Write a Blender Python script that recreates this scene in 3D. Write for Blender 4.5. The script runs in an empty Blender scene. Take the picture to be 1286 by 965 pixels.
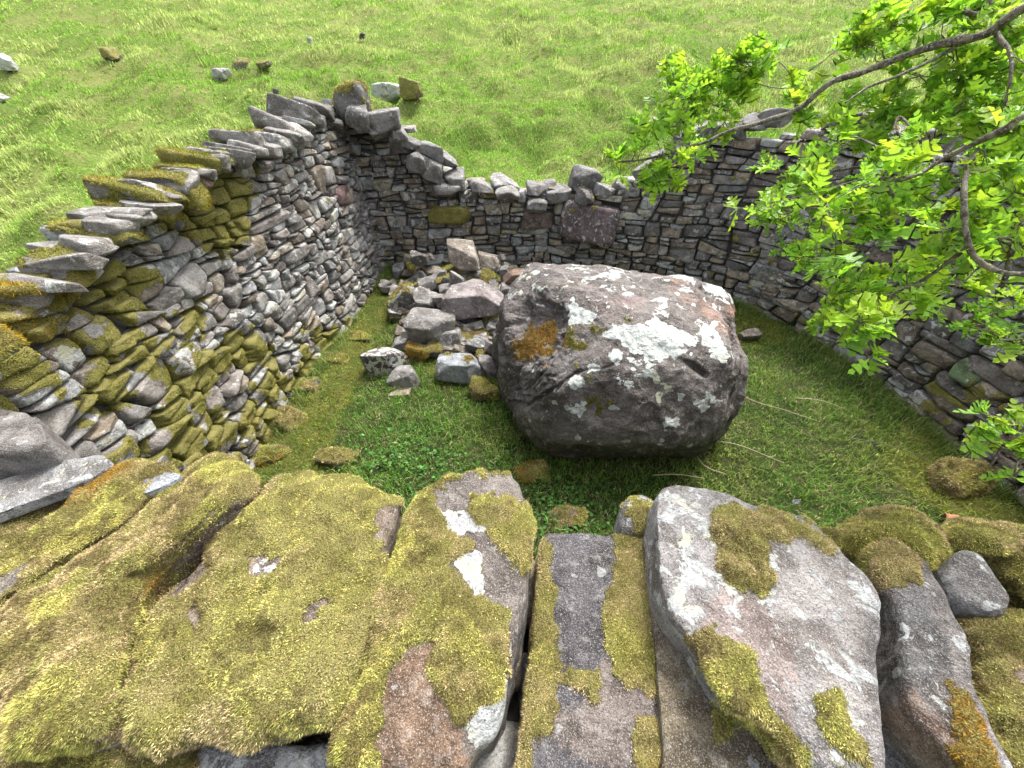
import bpy, math
import numpy as np
PI = math.pi
rs = np.random.RandomState(7)
scene = bpy.context.scene
COL = scene.collection

# ------------------------------------------------------------------ camera
CAMZ, PITCH, F = 2.0, math.radians(40), 467.0
W0, H0 = 1286.0, 965.0
cam = bpy.data.cameras.new('camera'); co = bpy.data.objects.new('camera', cam); COL.objects.link(co)
cam.sensor_width = 36; cam.lens = 36 * F / W0; cam.clip_start = 0.02; cam.clip_end = 3000
co.location = (0, 0, CAMZ); co.rotation_euler = (PI / 2 - PITCH, 0, 0)
scene.camera = co
sP, cP = math.sin(PITCH), math.cos(PITCH)

def ray(x, y):
    x = np.asarray(x, float); y = np.asarray(y, float)
    dx = (x - W0 / 2) / F; dy = (H0 / 2 - y) / F
    return np.stack([dx, cP + dy * sP, -(sP - dy * cP)], -1)
def at_z(x, y, z):
    r = ray(x, y); t = (z - CAMZ) / r[..., 2]
    return r * t[..., None] + np.array([0, 0, CAMZ])
def at_t(x, y, t):
    return ray(x, y) * np.asarray(t)[..., None] + np.array([0, 0, CAMZ])
def proj(P):
    P = np.asarray(P, float); d = P - np.array([0, 0, CAMZ])
    t = d[..., 1] * cP - d[..., 2] * sP; t = np.where(t < 1e-3, 1e-3, t)
    up = d[..., 1] * sP + d[..., 2] * cP
    return W0 / 2 + F * d[..., 0] / t, H0 / 2 - F * up / t

# ------------------------------------------------------------------ noise
def _h(ix, iy, iz, s):
    n = (ix * 374761393 + iy * 668265263 + iz * 2147483647 + s * 974634777) & 0xFFFFFFFF
    n = ((n ^ (n >> 13)) * 1274126177) & 0xFFFFFFFF
    n = ((n ^ (n >> 15)) * 2246822519) & 0xFFFFFFFF
    return ((n ^ (n >> 16)) & 0xFFFFFF) / float(0xFFFFFF)
def vn(p, s=0):
    p = np.asarray(p, float); i = np.floor(p).astype(np.int64); f = p - i; f = f * f * f * (f * (f * 6 - 15) + 10)
    r = 0
    for a in (0, 1):
        for b in (0, 1):
            for c in (0, 1):
                w = (f[..., 0] if a else 1 - f[..., 0]) * (f[..., 1] if b else 1 - f[..., 1]) * (f[..., 2] if c else 1 - f[..., 2])
                r = r + w * _h(i[..., 0] + a, i[..., 1] + b, i[..., 2] + c, s)
    return r
def fbm(p, sc=1.0, octv=4, s=0, g=0.5):
    p = np.asarray(p, float) * sc; r = 0; a = 1; t = 0
    for k in range(octv):
        r = r + a * vn(p + 17.3 * k, s + k); t += a; a *= g; p = p * 2.03
    return r / t * 2 - 1          # about -1..1
def fbm2(x, y, sc=1.0, octv=4, s=0):
    return fbm(np.stack([x, y, np.zeros_like(x) + .37], -1), sc, octv, s)
def sstep(a, b, x):
    t = np.clip((x - a) / (b - a), 0, 1); return t * t * (3 - 2 * t)

def inpoly(x, y, poly):
    poly = np.asarray(poly, float); r = np.zeros(np.shape(x), bool); n = len(poly)
    for i in range(n):
        x0, y0 = poly[i]; x1, y1 = poly[(i + 1) % n]
        c = (y0 > y) != (y1 > y)
        r ^= c & (x < (x1 - x0) * (y - y0) / ((y1 - y0) or 1e-9) + x0)
    return r
def sdpoly(x, y, poly):
    """signed distance in px, positive inside"""
    poly = np.asarray(poly, float); d = np.full(np.shape(x), 1e9); n = len(poly)
    for i in range(n):
        a = poly[i]; b = poly[(i + 1) % n]; ab = b - a
        t = np.clip(((x - a[0]) * ab[0] + (y - a[1]) * ab[1]) / (ab @ ab + 1e-9), 0, 1)
        d = np.minimum(d, np.hypot(x - a[0] - t * ab[0], y - a[1] - t * ab[1]))
    return np.where(inpoly(x, y, poly), d, -d)

# ------------------------------------------------------------------ mesh building
def build(name, V, T, mat, parent=None, attrs=None, smooth=True, quads=None, label=None, cat=None, group=None, kind=None):
    V = np.ascontiguousarray(V, np.float32); T = np.ascontiguousarray(T, np.int32)
    me = bpy.data.meshes.new(name)
    me.vertices.add(len(V)); me.vertices.foreach_set('co', V.ravel())
    k = T.shape[1]
    me.loops.add(T.size); me.loops.foreach_set('vertex_index', T.ravel())
    me.polygons.add(len(T)); me.polygons.foreach_set('loop_start', np.arange(0, T.size, k, dtype=np.int32))
    me.polygons.foreach_set('loop_total', np.full(len(T), k, np.int32))
    if smooth: me.polygons.foreach_set('use_smooth', np.ones(len(T), bool))
    me.update(calc_edges=True)
    for a, val in (attrs or {}).items():
        val = np.asarray(val, np.float32)
        if val.ndim == 1:
            at = me.attributes.new(a, 'FLOAT', 'POINT'); at.data.foreach_set('value', val)
        elif val.shape[1] == 3:
            at = me.attributes.new(a, 'FLOAT_VECTOR', 'POINT'); at.data.foreach_set('vector', np.ascontiguousarray(val).ravel())
    me.materials.append(mat)
    o = bpy.data.objects.new(name, me); COL.objects.link(o)
    if parent is not None:
        o.parent = parent; o.matrix_parent_inverse = parent.matrix_world.inverted() if False else o.matrix_parent_inverse
    tag(o, label, cat, group, kind)
    return o
def tag(o, label=None, cat=None, group=None, kind=None):
    for k, v in (('label', label), ('category', cat), ('group', group), ('kind', kind)):
        if v: o[k] = v
def empty(name, label, cat, group=None):
    o = bpy.data.objects.new(name, None); COL.objects.link(o); tag(o, label, cat, group, 'thing'); return o
# parents are kept at the world origin with their parts in world coordinates (root moved later by rebase)
def rebase(root, loc):
    """put the Empty at the thing's base; the parts' meshes are shifted to keep their place"""
    import mathutils
    root.location = loc
    for ch in root.children:
        ch.data.transform(mathutils.Matrix.Translation((-loc[0], -loc[1], -loc[2])))

_ico = {}
def ico(n):
    if n in _ico: return _ico[n]
    t = (1 + 5 ** .5) / 2
    V = [(-1, t, 0), (1, t, 0), (-1, -t, 0), (1, -t, 0), (0, -1, t), (0, 1, t), (0, -1, -t), (0, 1, -t), (t, 0, -1), (t, 0, 1), (-t, 0, -1), (-t, 0, 1)]
    T = [(0, 11, 5), (0, 5, 1), (0, 1, 7), (0, 7, 10), (0, 10, 11), (1, 5, 9), (5, 11, 4), (11, 10, 2), (10, 7, 6), (7, 1, 8), (3, 9, 4), (3, 4, 2), (3, 2, 6), (3, 6, 8), (3, 8, 9), (4, 9, 5), (2, 4, 11), (6, 2, 10), (8, 6, 7), (9, 8, 1)]
    V = np.array(V, float); V /= np.linalg.norm(V, axis=1)[:, None]; T = np.array(T)
    for _ in range(n):
        E = np.sort(np.concatenate([T[:, [0, 1]], T[:, [1, 2]], T[:, [2, 0]]]), 1)
        U, inv = np.unique(E, axis=0, return_inverse=True); inv = inv.ravel()
        M = V[U[:, 0]] + V[U[:, 1]]; M /= np.linalg.norm(M, axis=1)[:, None]
        m = len(T); a, b, c = inv[:m] + len(V), inv[m:2 * m] + len(V), inv[2 * m:] + len(V)
        T = np.concatenate([np.stack([T[:, 0], a, c], 1), np.stack([T[:, 1], b, a], 1), np.stack([T[:, 2], c, b], 1), np.stack([a, b, c], 1)])
        V = np.concatenate([V, M])
    _ico[n] = (V, T); return _ico[n]

def gauge_shape(half, N, D, n=3, p=14.0):
    """convex stone: directions stretched to half extents, cut by planes N.x<=D with soft edges"""
    V, T = ico(n); X = V * np.asarray(half)
    g = np.clip((X @ N.T) / D, 0, None)
    m = g.max(1, keepdims=True)
    gg = m[:, 0] * ((g / m) ** p).sum(1) ** (1 / p)
    return X / gg[:, None], T
def rand_cuts(n, half, lo=.72, hi=1.0, r=rs):
    d = r.normal(size=(n, 3)); d /= np.linalg.norm(d, axis=1)[:, None]
    s = np.abs(d * half).sum(1)                      # support of the box
    N = d; return N, s * r.uniform(lo, hi, n) * .8
def loose_stone(size, n=3, p=12, r=rs, cuts=9, rough=.05):
    half = np.asarray(size) / 2
    N = np.concatenate([np.eye(3), -np.eye(3)]) + r.normal(0, .12, (6, 3)); N /= np.linalg.norm(N, axis=1)[:, None]
    D = np.abs(N) @ half * .96
    c, dd = rand_cuts(cuts, half, .68, .95, r)
    X, T = gauge_shape(half, np.concatenate([N, c]), np.concatenate([D, dd]), n, p)
    X = add_noise(X, min(half) * rough * 2, 1.4 / max(min(half), .01), r.uniform(0, 99, 3))
    return X, T
def add_noise(X, amp, sc, off=(0, 0, 0), octv=4, g=.55):
    l = np.linalg.norm(X, axis=1)[:, None] + 1e-9
    P = X + np.asarray(off)
    return X + (X / l) * (fbm(P, sc * .55, octv, 3, g)[:, None]) * amp
def rot(ax, ay, az):
    cx, sx, cy, sy, cz, sz = math.cos(ax), math.sin(ax), math.cos(ay), math.sin(ay), math.cos(az), math.sin(az)
    return np.array([[cz, -sz, 0], [sz, cz, 0], [0, 0, 1]]) @ np.array([[cy, 0, sy], [0, 1, 0], [-sy, 0, cy]]) @ np.array([[1, 0, 0], [0, cx, -sx], [0, sx, cx]])
def vnorm(V, T):
    n = np.zeros_like(V); a = np.cross(V[T[:, 1]] - V[T[:, 0]], V[T[:, 2]] - V[T[:, 0]])
    for k in range(3): np.add.at(n, T[:, k], a)
    return n / (np.linalg.norm(n, axis=1)[:, None] + 1e-12)
class Acc:
    def __init__(s): s.V = []; s.T = []; s.A = {}; s.n = 0
    def add(s, V, T, **a):
        s.V.append(V); s.T.append(T + s.n); s.n += len(V)
        for k, v in a.items():
            v = np.asarray(v, float)
            if v.ndim == 0: v = np.full(len(V), float(v))
            elif v.ndim == 1 and len(v) == 3 and len(V) != 3: v = np.tile(v, (len(V), 1))
            s.A.setdefault(k, []).append(v)
    def get(s): return np.concatenate(s.V), np.concatenate(s.T), {k: np.concatenate(v) for k, v in s.A.items()}
    def build(s, name, mat, parent=None, **kw):
        if not s.V: return None
        V, T, A = s.get(); return build(name, V, T, mat, parent, A, **kw)

# ------------------------------------------------------------------ materials
class NT:
    def __init__(s, name):
        s.m = bpy.data.materials.new(name); s.m.use_nodes = True; s.t = s.m.node_tree; s.t.nodes.clear()
    def n(s, typ, ins=None, **kw):
        nd = s.t.nodes.new(typ)
        for k, v in kw.items(): setattr(nd, k, v)
        for k, v in (ins or {}).items(): s.set(nd, k, v)
        return nd
    def set(s, nd, k, v):
        sock = nd.inputs[k]
        if hasattr(v, 'bl_rna') and hasattr(v, 'is_output'): s.t.links.new(v, sock)
        else:
            if hasattr(sock.default_value, '__len__') and not isinstance(v, (int, float)):
                v = tuple(v) + ((1,) if len(sock.default_value) == 4 and len(v) == 3 else ())
            sock.default_value = v
    def math(s, op, a, b=0.0, c=None, clamp=False):
        nd = s.n('ShaderNodeMath', {0: a, 1: b}, operation=op, use_clamp=clamp)
        if c is not None: s.set(nd, 2, c)
        return nd.outputs[0]
    def mix(s, f, a, b, mode='MIX'):
        nd = s.n('ShaderNodeMix', data_type='RGBA', blend_type=mode); s.set(nd, 0, f); s.set(nd, 6, a); s.set(nd, 7, b); return nd.outputs[2]
    def noise(s, vec, sc, det=4, rough=.55, dist=0.0):
        return s.n('ShaderNodeTexNoise', {'Vector': vec, 'Scale': sc, 'Detail': det, 'Roughness': rough, 'Distortion': dist}).outputs[0]
    def ramp(s, v, lo, hi, a=0.0, b=1.0):
        return s.n('ShaderNodeMapRange', {0: v, 1: lo, 2: hi, 3: a, 4: b}, interpolation_type='SMOOTHSTEP').outputs[0]
    def attr(s, name, out=0): return s.n('ShaderNodeAttribute', attribute_name=name).outputs[out]
    def out(s, sh): s.t.links.new(sh, s.n('ShaderNodeOutputMaterial').inputs[0]); return s.m

def stone_material(name, k=1.0, bump=.012, lichen=(.52, .53, .50), spots=.5, band=.5, speck=.5):
    t = NT(name)
    geo = t.n('ShaderNodeNewGeometry'); pos = t.n('ShaderNodeTexCoord').outputs['Object']
    vec = t.n('ShaderNodeVectorMath', {0: pos, 1: t.attr('off', 1)}, operation='ADD').outputs[0]
    big = t.noise(vec, 6 * k, 6, .62, .6); mid = t.noise(vec, 24 * k, 6, .62); fine = t.noise(vec, 130 * k, 4, .65)
    st = t.n('ShaderNodeMapping', {'Vector': vec, 'Scale': (3, 3, 26)}).outputs[0]
    streak = t.noise(st, 3 * k, 5, .6, 1.2)
    base = t.attr('scol')
    dark = t.mix(1.0, base, (.36, .33, .31), 'MULTIPLY')
    lite = t.mix(.6, base, (.48, .46, .43))
    c = t.mix(t.ramp(big, .38, .62), dark, base)
    c = t.mix(t.math('MULTIPLY', t.ramp(mid, .5, .7), .55), c, lite)
    c = t.mix(t.math('MULTIPLY', t.ramp(streak, .52, .6), band * .7), c, t.mix(1.0, base, (.5, .42, .36), 'MULTIPLY'))
    c = t.mix(t.math('MULTIPLY', t.ramp(fine, .5, .38), .6), c, t.mix(1.0, base, (.3, .28, .26), 'MULTIPLY'))
    c = t.mix(t.math('MULTIPLY', t.ramp(t.noise(vec, 210 * k, 3, .7), .54, .62), speck), c, t.mix(.5, base, (.6, .59, .57)))
    c = t.mix(t.math('MULTIPLY', t.ramp(t.noise(t.n('ShaderNodeVectorMath', {0: vec, 1: (3.1, 7.7, 1.3)}, operation='ADD').outputs[0], 150 * k, 4, .7), .56, .63), speck * 1.2), c, t.mix(1.0, base, (.22, .21, .20), 'MULTIPLY'))
    # lichen: crusts with ragged edges, and small round rosettes
    ln = t.noise(vec, 11 * k, 8, .68, .5); la = t.attr('lich', 2)
    lv = t.math('MULTIPLY_ADD', t.math('SUBTRACT', ln, .5), 1.5, la)
    lm = t.ramp(lv, .44, .49)
    vor = t.n('ShaderNodeTexVoronoi', {'Vector': t.n('ShaderNodeVectorMath', {0: vec, 1: t.n('ShaderNodeVectorMath', {0: t.n('ShaderNodeTexNoise', {'Vector': vec, 'Scale': 40 * k}).outputs[1], 1: (.03 / k,) * 3}, operation='MULTIPLY').outputs[0]}, operation='ADD').outputs[0], 'Scale': 17 * k}, feature='F1')
    rad = t.math('MULTIPLY', t.math('POWER', t.n('ShaderNodeSeparateColor', {0: vor.outputs['Color']}).outputs[0], 5.0), .40)
    spm = t.ramp(t.math('SUBTRACT', rad, vor.outputs['Distance']), 0.0, .03)
    spm = t.math('MULTIPLY', spm, t.math('MULTIPLY', t.math('MINIMUM', t.math('MULTIPLY', la, 4), 1.0), spots))
    lcol = t.mix(t.ramp(t.noise(vec, 60 * k, 5, .7), .35, .65), lichen, tuple(x * .62 for x in lichen))
    lcol = t.mix(t.ramp(t.noise(vec, 5 * k, 2), .55, .7), lcol, (.50, .49, .36))
    lm = t.math('MAXIMUM', lm, spm)
    lm = t.math('MULTIPLY', lm, t.ramp(fine, .3, .42))
    c = t.mix(lm, c, lcol)
    # moss skin under the fibres
    mm = t.ramp(t.math('MULTIPLY_ADD', t.math('SUBTRACT', t.noise(vec, 30 * k, 5, .7), .5), .8, t.attr('moss', 2)), .42, .56)
    mcol = t.mix(t.ramp(t.noise(vec, 9 * k, 4), .4, .6), (.27, .25, .06), (.38, .34, .11))
    mcol = t.mix(t.math('MULTIPLY', t.ramp(t.noise(vec, 320, 3), .5, .6), .7), mcol, (.035, .03, .008))
    c = t.mix(mm, c, mcol)
    h = t.math('MULTIPLY_ADD', mid, .9, t.math('MULTIPLY', big, 1.2))
    h = t.math('MULTIPLY_ADD', fine, .28, h)
    h = t.math('MULTIPLY_ADD', streak, .8 * band, h)
    h = t.math('MULTIPLY_ADD', lm, .06, h)
    h = t.math('MULTIPLY_ADD', t.math('MULTIPLY', t.noise(vec, 260, 3), mm), 1.2, h)
    b = t.n('ShaderNodeBump', {'Height': h, 'Distance': bump * 1.6, 'Strength': .9})
    sh = t.n('ShaderNodeBsdfPrincipled', {'Base Color': c, 'Roughness': t.math('MULTIPLY_ADD', mid, .3, .62), 'Normal': b.outputs[0], 'Specular IOR Level': .35})
    return t.out(sh.outputs[0])

def fibre_material(name, trans=.3):
    t = NT(name); c = t.attr('bcol')
    d = t.n('ShaderNodeBsdfDiffuse', {'Color': c})
    tr = t.n('ShaderNodeBsdfTranslucent', {'Color': c})
    mx = t.n('ShaderNodeMixShader', {0: trans}); t.t.links.new(d.outputs[0], mx.inputs[1]); t.t.links.new(tr.outputs[0], mx.inputs[2])
    return t.out(mx.outputs[0])

M_wall = stone_material('weathered_wall_stone', 1.5, .012, spots=.9, band=.5)
M_fg = stone_material('coping_stone_lichened', 1.6, .016, lichen=(.50, .51, .50), spots=.8, band=.35, speck=.7)
M_boulder = stone_material('purple_boulder_stone', .9, .020, lichen=(.60, .63, .60), spots=1.0, band=.25)
M_moss = fibre_material('moss_fibres', .25)
M_grass = fibre_material('grass_blades', .35)

def leaf_material():
    t = NT('young_leaf'); c = t.attr('bcol')
    geo = t.n('ShaderNodeNewGeometry')
    pos = t.n('ShaderNodeTexCoord').outputs['Object']
    c = t.mix(t.math('MULTIPLY', t.ramp(t.noise(pos, 160, 3), .4, .62), .35), c, t.mix(1.0, c, (.55, .62, .5), 'MULTIPLY'))
    d = t.n('ShaderNodeBsdfPrincipled', {'Base Color': c, 'Roughness': .42, 'Specular IOR Level': .4, 'Normal': t.n('ShaderNodeBump', {'Height': t.noise(pos, 120, 2), 'Distance': .002, 'Strength': .6}).outputs[0]})
    tr = t.n('ShaderNodeBsdfTranslucent', {'Color': t.mix(1.0, c, (1.15, 1.1, .5), 'MULTIPLY')})
    mx = t.n('ShaderNodeMixShader', {0: .52}); t.t.links.new(d.outputs[0], mx.inputs[1]); t.t.links.new(tr.outputs[0], mx.inputs[2])
    return t.out(mx.outputs[0])
M_leaf = leaf_material()
def bark_material():
    t = NT('hawthorn_bark'); pos = t.n('ShaderNodeTexCoord').outputs['Object']
    a = t.noise(pos, 45, 6, .7, .5); b = t.noise(pos, 200, 3)
    c = t.mix(t.ramp(a, .4, .62), (.05, .036, .026), (.20, .165, .13))
    c = t.mix(t.ramp(b, .55, .66), c, (.30, .28, .24))
    bp = t.n('ShaderNodeBump', {'Height': t.math('ADD', a, t.math('MULTIPLY', b, .4)), 'Distance': .004})
    return t.out(t.n('ShaderNodeBsdfPrincipled', {'Base Color': c, 'Roughness': .75, 'Normal': bp.outputs[0]}).outputs[0])
M_bark = bark_material()
def ground_material():
    t = NT('pasture_turf'); pos = t.n('ShaderNodeTexCoord').outputs['Object']
    ins = t.attr('inside', 2); ms = t.attr('mossy', 2)
    a = t.noise(pos, .8, 6, .65, .4); b = t.noise(pos, 5, 6, .7); f = t.noise(pos, 45, 5, .75)
    st = t.noise(t.n('ShaderNodeMapping', {'Vector': pos, 'Scale': (1, 2.2, 1)}).outputs[0], 14, 6, .75, .5)
    g = t.mix(t.ramp(a, .4, .62), (.14, .22, .04), (.23, .26, .08))
    g = t.mix(t.ramp(b, .45, .68), g, (.20, .205, .07))
    g = t.mix(t.math('MULTIPLY', t.ramp(st, .5, .35), .8), g, (.055, .10, .014))
    g = t.mix(t.math('MULTIPLY', t.ramp(f, .5, .36), .55), g, (.04, .06, .012))
    i = t.mix(t.ramp(b, .38, .6), (.035, .065, .015), (.075, .085, .03))
    i = t.mix(t.math('MULTIPLY', t.ramp(f, .55, .42), .6), i, (.018, .022, .008))
    mo = t.mix(t.ramp(b, .4, .6), (.075, .095, .022), (.125, .12, .032))
    i = t.mix(t.ramp(t.math('MULTIPLY_ADD', t.math('SUBTRACT', b, .5), .7, ms), .4, .6), i, mo)
    c = t.mix(ins, g, i)
    h = t.math('MULTIPLY_ADD', f, .3, t.math('ADD', b, st))
    bp = t.n('ShaderNodeBump', {'Height': h, 'Distance': .05, 'Strength': .8})
    return t.out(t.n('ShaderNodeBsdfPrincipled', {'Base Color': c, 'Roughness': .95, 'Specular IOR Level': .1, 'Normal': bp.outputs[0]}).outputs[0])
M_ground = ground_material()
def plain(name, col, rough=.85):
    t = NT(name); return t.out(t.n('ShaderNodeBsdfPrincipled', {'Base Color': col, 'Roughness': rough}).outputs[0])
M_core = plain('dark_wall_core', (.045, .042, .038))  # dark backing: its colour stands in for shade in the gaps between stones

# ------------------------------------------------------------------ layout of the fold
LEFT = [(-1.50, .55, 1.33), (-1.60, 1.0, 1.36), (-1.66, 1.5, 1.40), (-1.70, 2.1, 1.52), (-1.68, 2.8, 1.60), (-1.60, 3.5, 1.66), (-1.58, 4.1, 1.72), (-1.58, 4.66, 1.74), (-1.58, 4.95, 1.74)]
BACK = [(-2.05, 4.6, 1.72), (-1.66, 4.6, 1.72), (-1.25, 4.6, 1.60), (-1.0, 4.6, 1.30), (-.72, 4.6, 1.02), (-.3, 4.6, .94), (.1, 4.6, .90), (.55, 4.58, .98), (.95, 4.52, .98), (1.3, 4.46, 1.02), (1.6, 4.36, 1.28), (1.95, 4.22, 1.48), (2.3, 4.0, 1.56), (2.5, 3.8, 1.58), (2.72, 3.5, 1.58)]
RIGHT = [(2.5, 3.8, 1.58), (2.72, 3.48, 1.58), (2.92, 3.05, 1.56), (3.04, 2.5, 1.5), (3.05, 1.9, 1.5), (3.0, 1.3, 1.48), (2.95, .9, 1.45), (2.9, .5, 1.4)]
class Path:
    def __init__(s, pts, flip):
        P = np.array(pts, float); d = np.r_[0, np.cumsum(np.hypot(*np.diff(P[:, :2], axis=0).T))]
        s.L = d[-1]; s.d = d; s.P = P; s.flip = flip
    def base(s, u):
        # smoothed sample
        r = 0
        for k, w in ((-.22, .2), (-.1, .2), (0, .2), (.1, .2), (.22, .2)):
            uu = u + k
            x = np.interp(uu, s.d, s.P[:, 0]); y = np.interp(uu, s.d, s.P[:, 1])
            r = r + w * np.stack([x, y], -1)
        # keep ends unshrunk
        e = np.stack([np.interp(u, s.d, s.P[:, 0]), np.interp(u, s.d, s.P[:, 1])], -1)
        k = np.clip(np.minimum(u, s.L - u) / .25, 0, 1)[..., None] if np.ndim(u) else min(max(min(u, s.L - u) / .25, 0), 1)
        return r * k + e * (1 - k)
    def h(s, u): return np.interp(u, s.d, s.P[:, 2])
    def frame(s, u):
        e = .05; a = s.base(np.asarray(u - e)); b = s.base(np.asarray(u + e)); t = b - a; t = t / (np.linalg.norm(t, axis=-1, keepdims=True) + 1e-9)
        o = np.stack([-t[..., 1], t[..., 0]], -1) * (1 if s.flip else -1)    # outward
        return t, o
    def pt(s, u, v, w, batter=.11):
        """u along, v up, w depth out of the inner face (negative = towards the pound)"""
        t, o = s.frame(u); b = s.base(u); xy = b + o * (w + batter * v)[..., None]
        return np.concatenate([xy, np.asarray(v)[..., None]], -1)
P_left = Path(LEFT, True); P_back = Path(BACK, True); P_right = Path(RIGHT, True)

def clip(poly, n, d):
    out = []; m = len(poly)
    for i in range(m):
        a, b = poly[i], poly[(i + 1) % m]; fa, fb = n @ a - d, n @ b - d
        if fa <= 0: out.append(a)
        if (fa < 0) != (fb < 0) and abs(fa - fb) > 1e-12: out.append(a + (b - a) * fa / (fa - fb))
    return out
def area(p):
    p = np.array(p); x, y = p[:, 0], p[:, 1]; return .5 * abs(np.dot(x, np.roll(y, -1)) - np.dot(y, np.roll(x, -1)))
def cells(L, H, mean, r, asp=2.0, irr=1.0):
    out = []; st = [[np.array(q, float) for q in ((0, 0), (L, 0), (L, H), (0, H))]]
    while st:
        p = st.pop(); A = area(p)
        if len(p) < 3 or A < 1e-4: continue
        q = np.array(p); w, h = np.ptp(q, axis=0)
        lim = mean * (r.lognormal(0, .5) if r.rand() > .08 else 2.6)
        if A < lim * 1.5 and w / h < asp * 2.4: out.append(q); continue
        if h < .42 and w / h > asp * r.uniform(.7, 1.3): ang = r.normal(0, .34 * irr); n = np.array([math.cos(ang), math.sin(ang)])
        else: ang = r.normal(0, (.06 if w > .9 else .20) * irr); n = np.array([-math.sin(ang), math.cos(ang)])
        pr = q @ n; f = r.uniform(.34, .66); d = pr.min() * (1 - f) + pr.max() * f
        a = clip(p, n, d); b = clip(p, -n, -d)
        if len(a) > 2: st.append(a)
        if len(b) > 2: st.append(b)
    return out

GREY = np.array([.29, .28, .26])
def stone_tint(r, warm=.3, purple=.2, v=.28):
    c = GREY * r.lognormal(-.02, v)
    x = r.rand()
    if x < warm: c = c * np.array([1.15, 1.0, .80])
    elif x < warm + purple: c = c * np.array([1.02, .95, .93]) * .80
    elif x < warm + purple + .12: c = c * np.array([.92, 1.0, 1.06]) * 1.25
    return np.clip(c, .04, .45)

mossyzones_left = [([(95, 262), (150, 245), (162, 310), (120, 318), (60, 300)], .95), ([(175, 240), (230, 210), (310, 225), (308, 300), (262, 302), (215, 285), (190, 262)], 1.0),
                   ([(-200, 330), (60, 320), (150, 330), (185, 350), (120, 400), (100, 440), (-200, 440)], .95),
                   ([(90, 400), (200, 385), (262, 380), (260, 430), (160, 470), (90, 500), (-100, 560), (-100, 440)], .55),
                   ([(90, 470), (160, 450), (240, 470), (330, 440), (375, 500), (340, 580), (120, 590), (90, 560)], .72),
                   ([(235, 440), (330, 430), (360, 470), (400, 420), (455, 410), (430, 440), (380, 500), (330, 600), (250, 590)], .7)]
def lmoss(x, y):
    m = np.zeros(np.shape(x))
    for poly, v in mossyzones_left: m = np.maximum(m, v * sstep(-38, 16, sdpoly(x, y, poly)))
    return m

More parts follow.
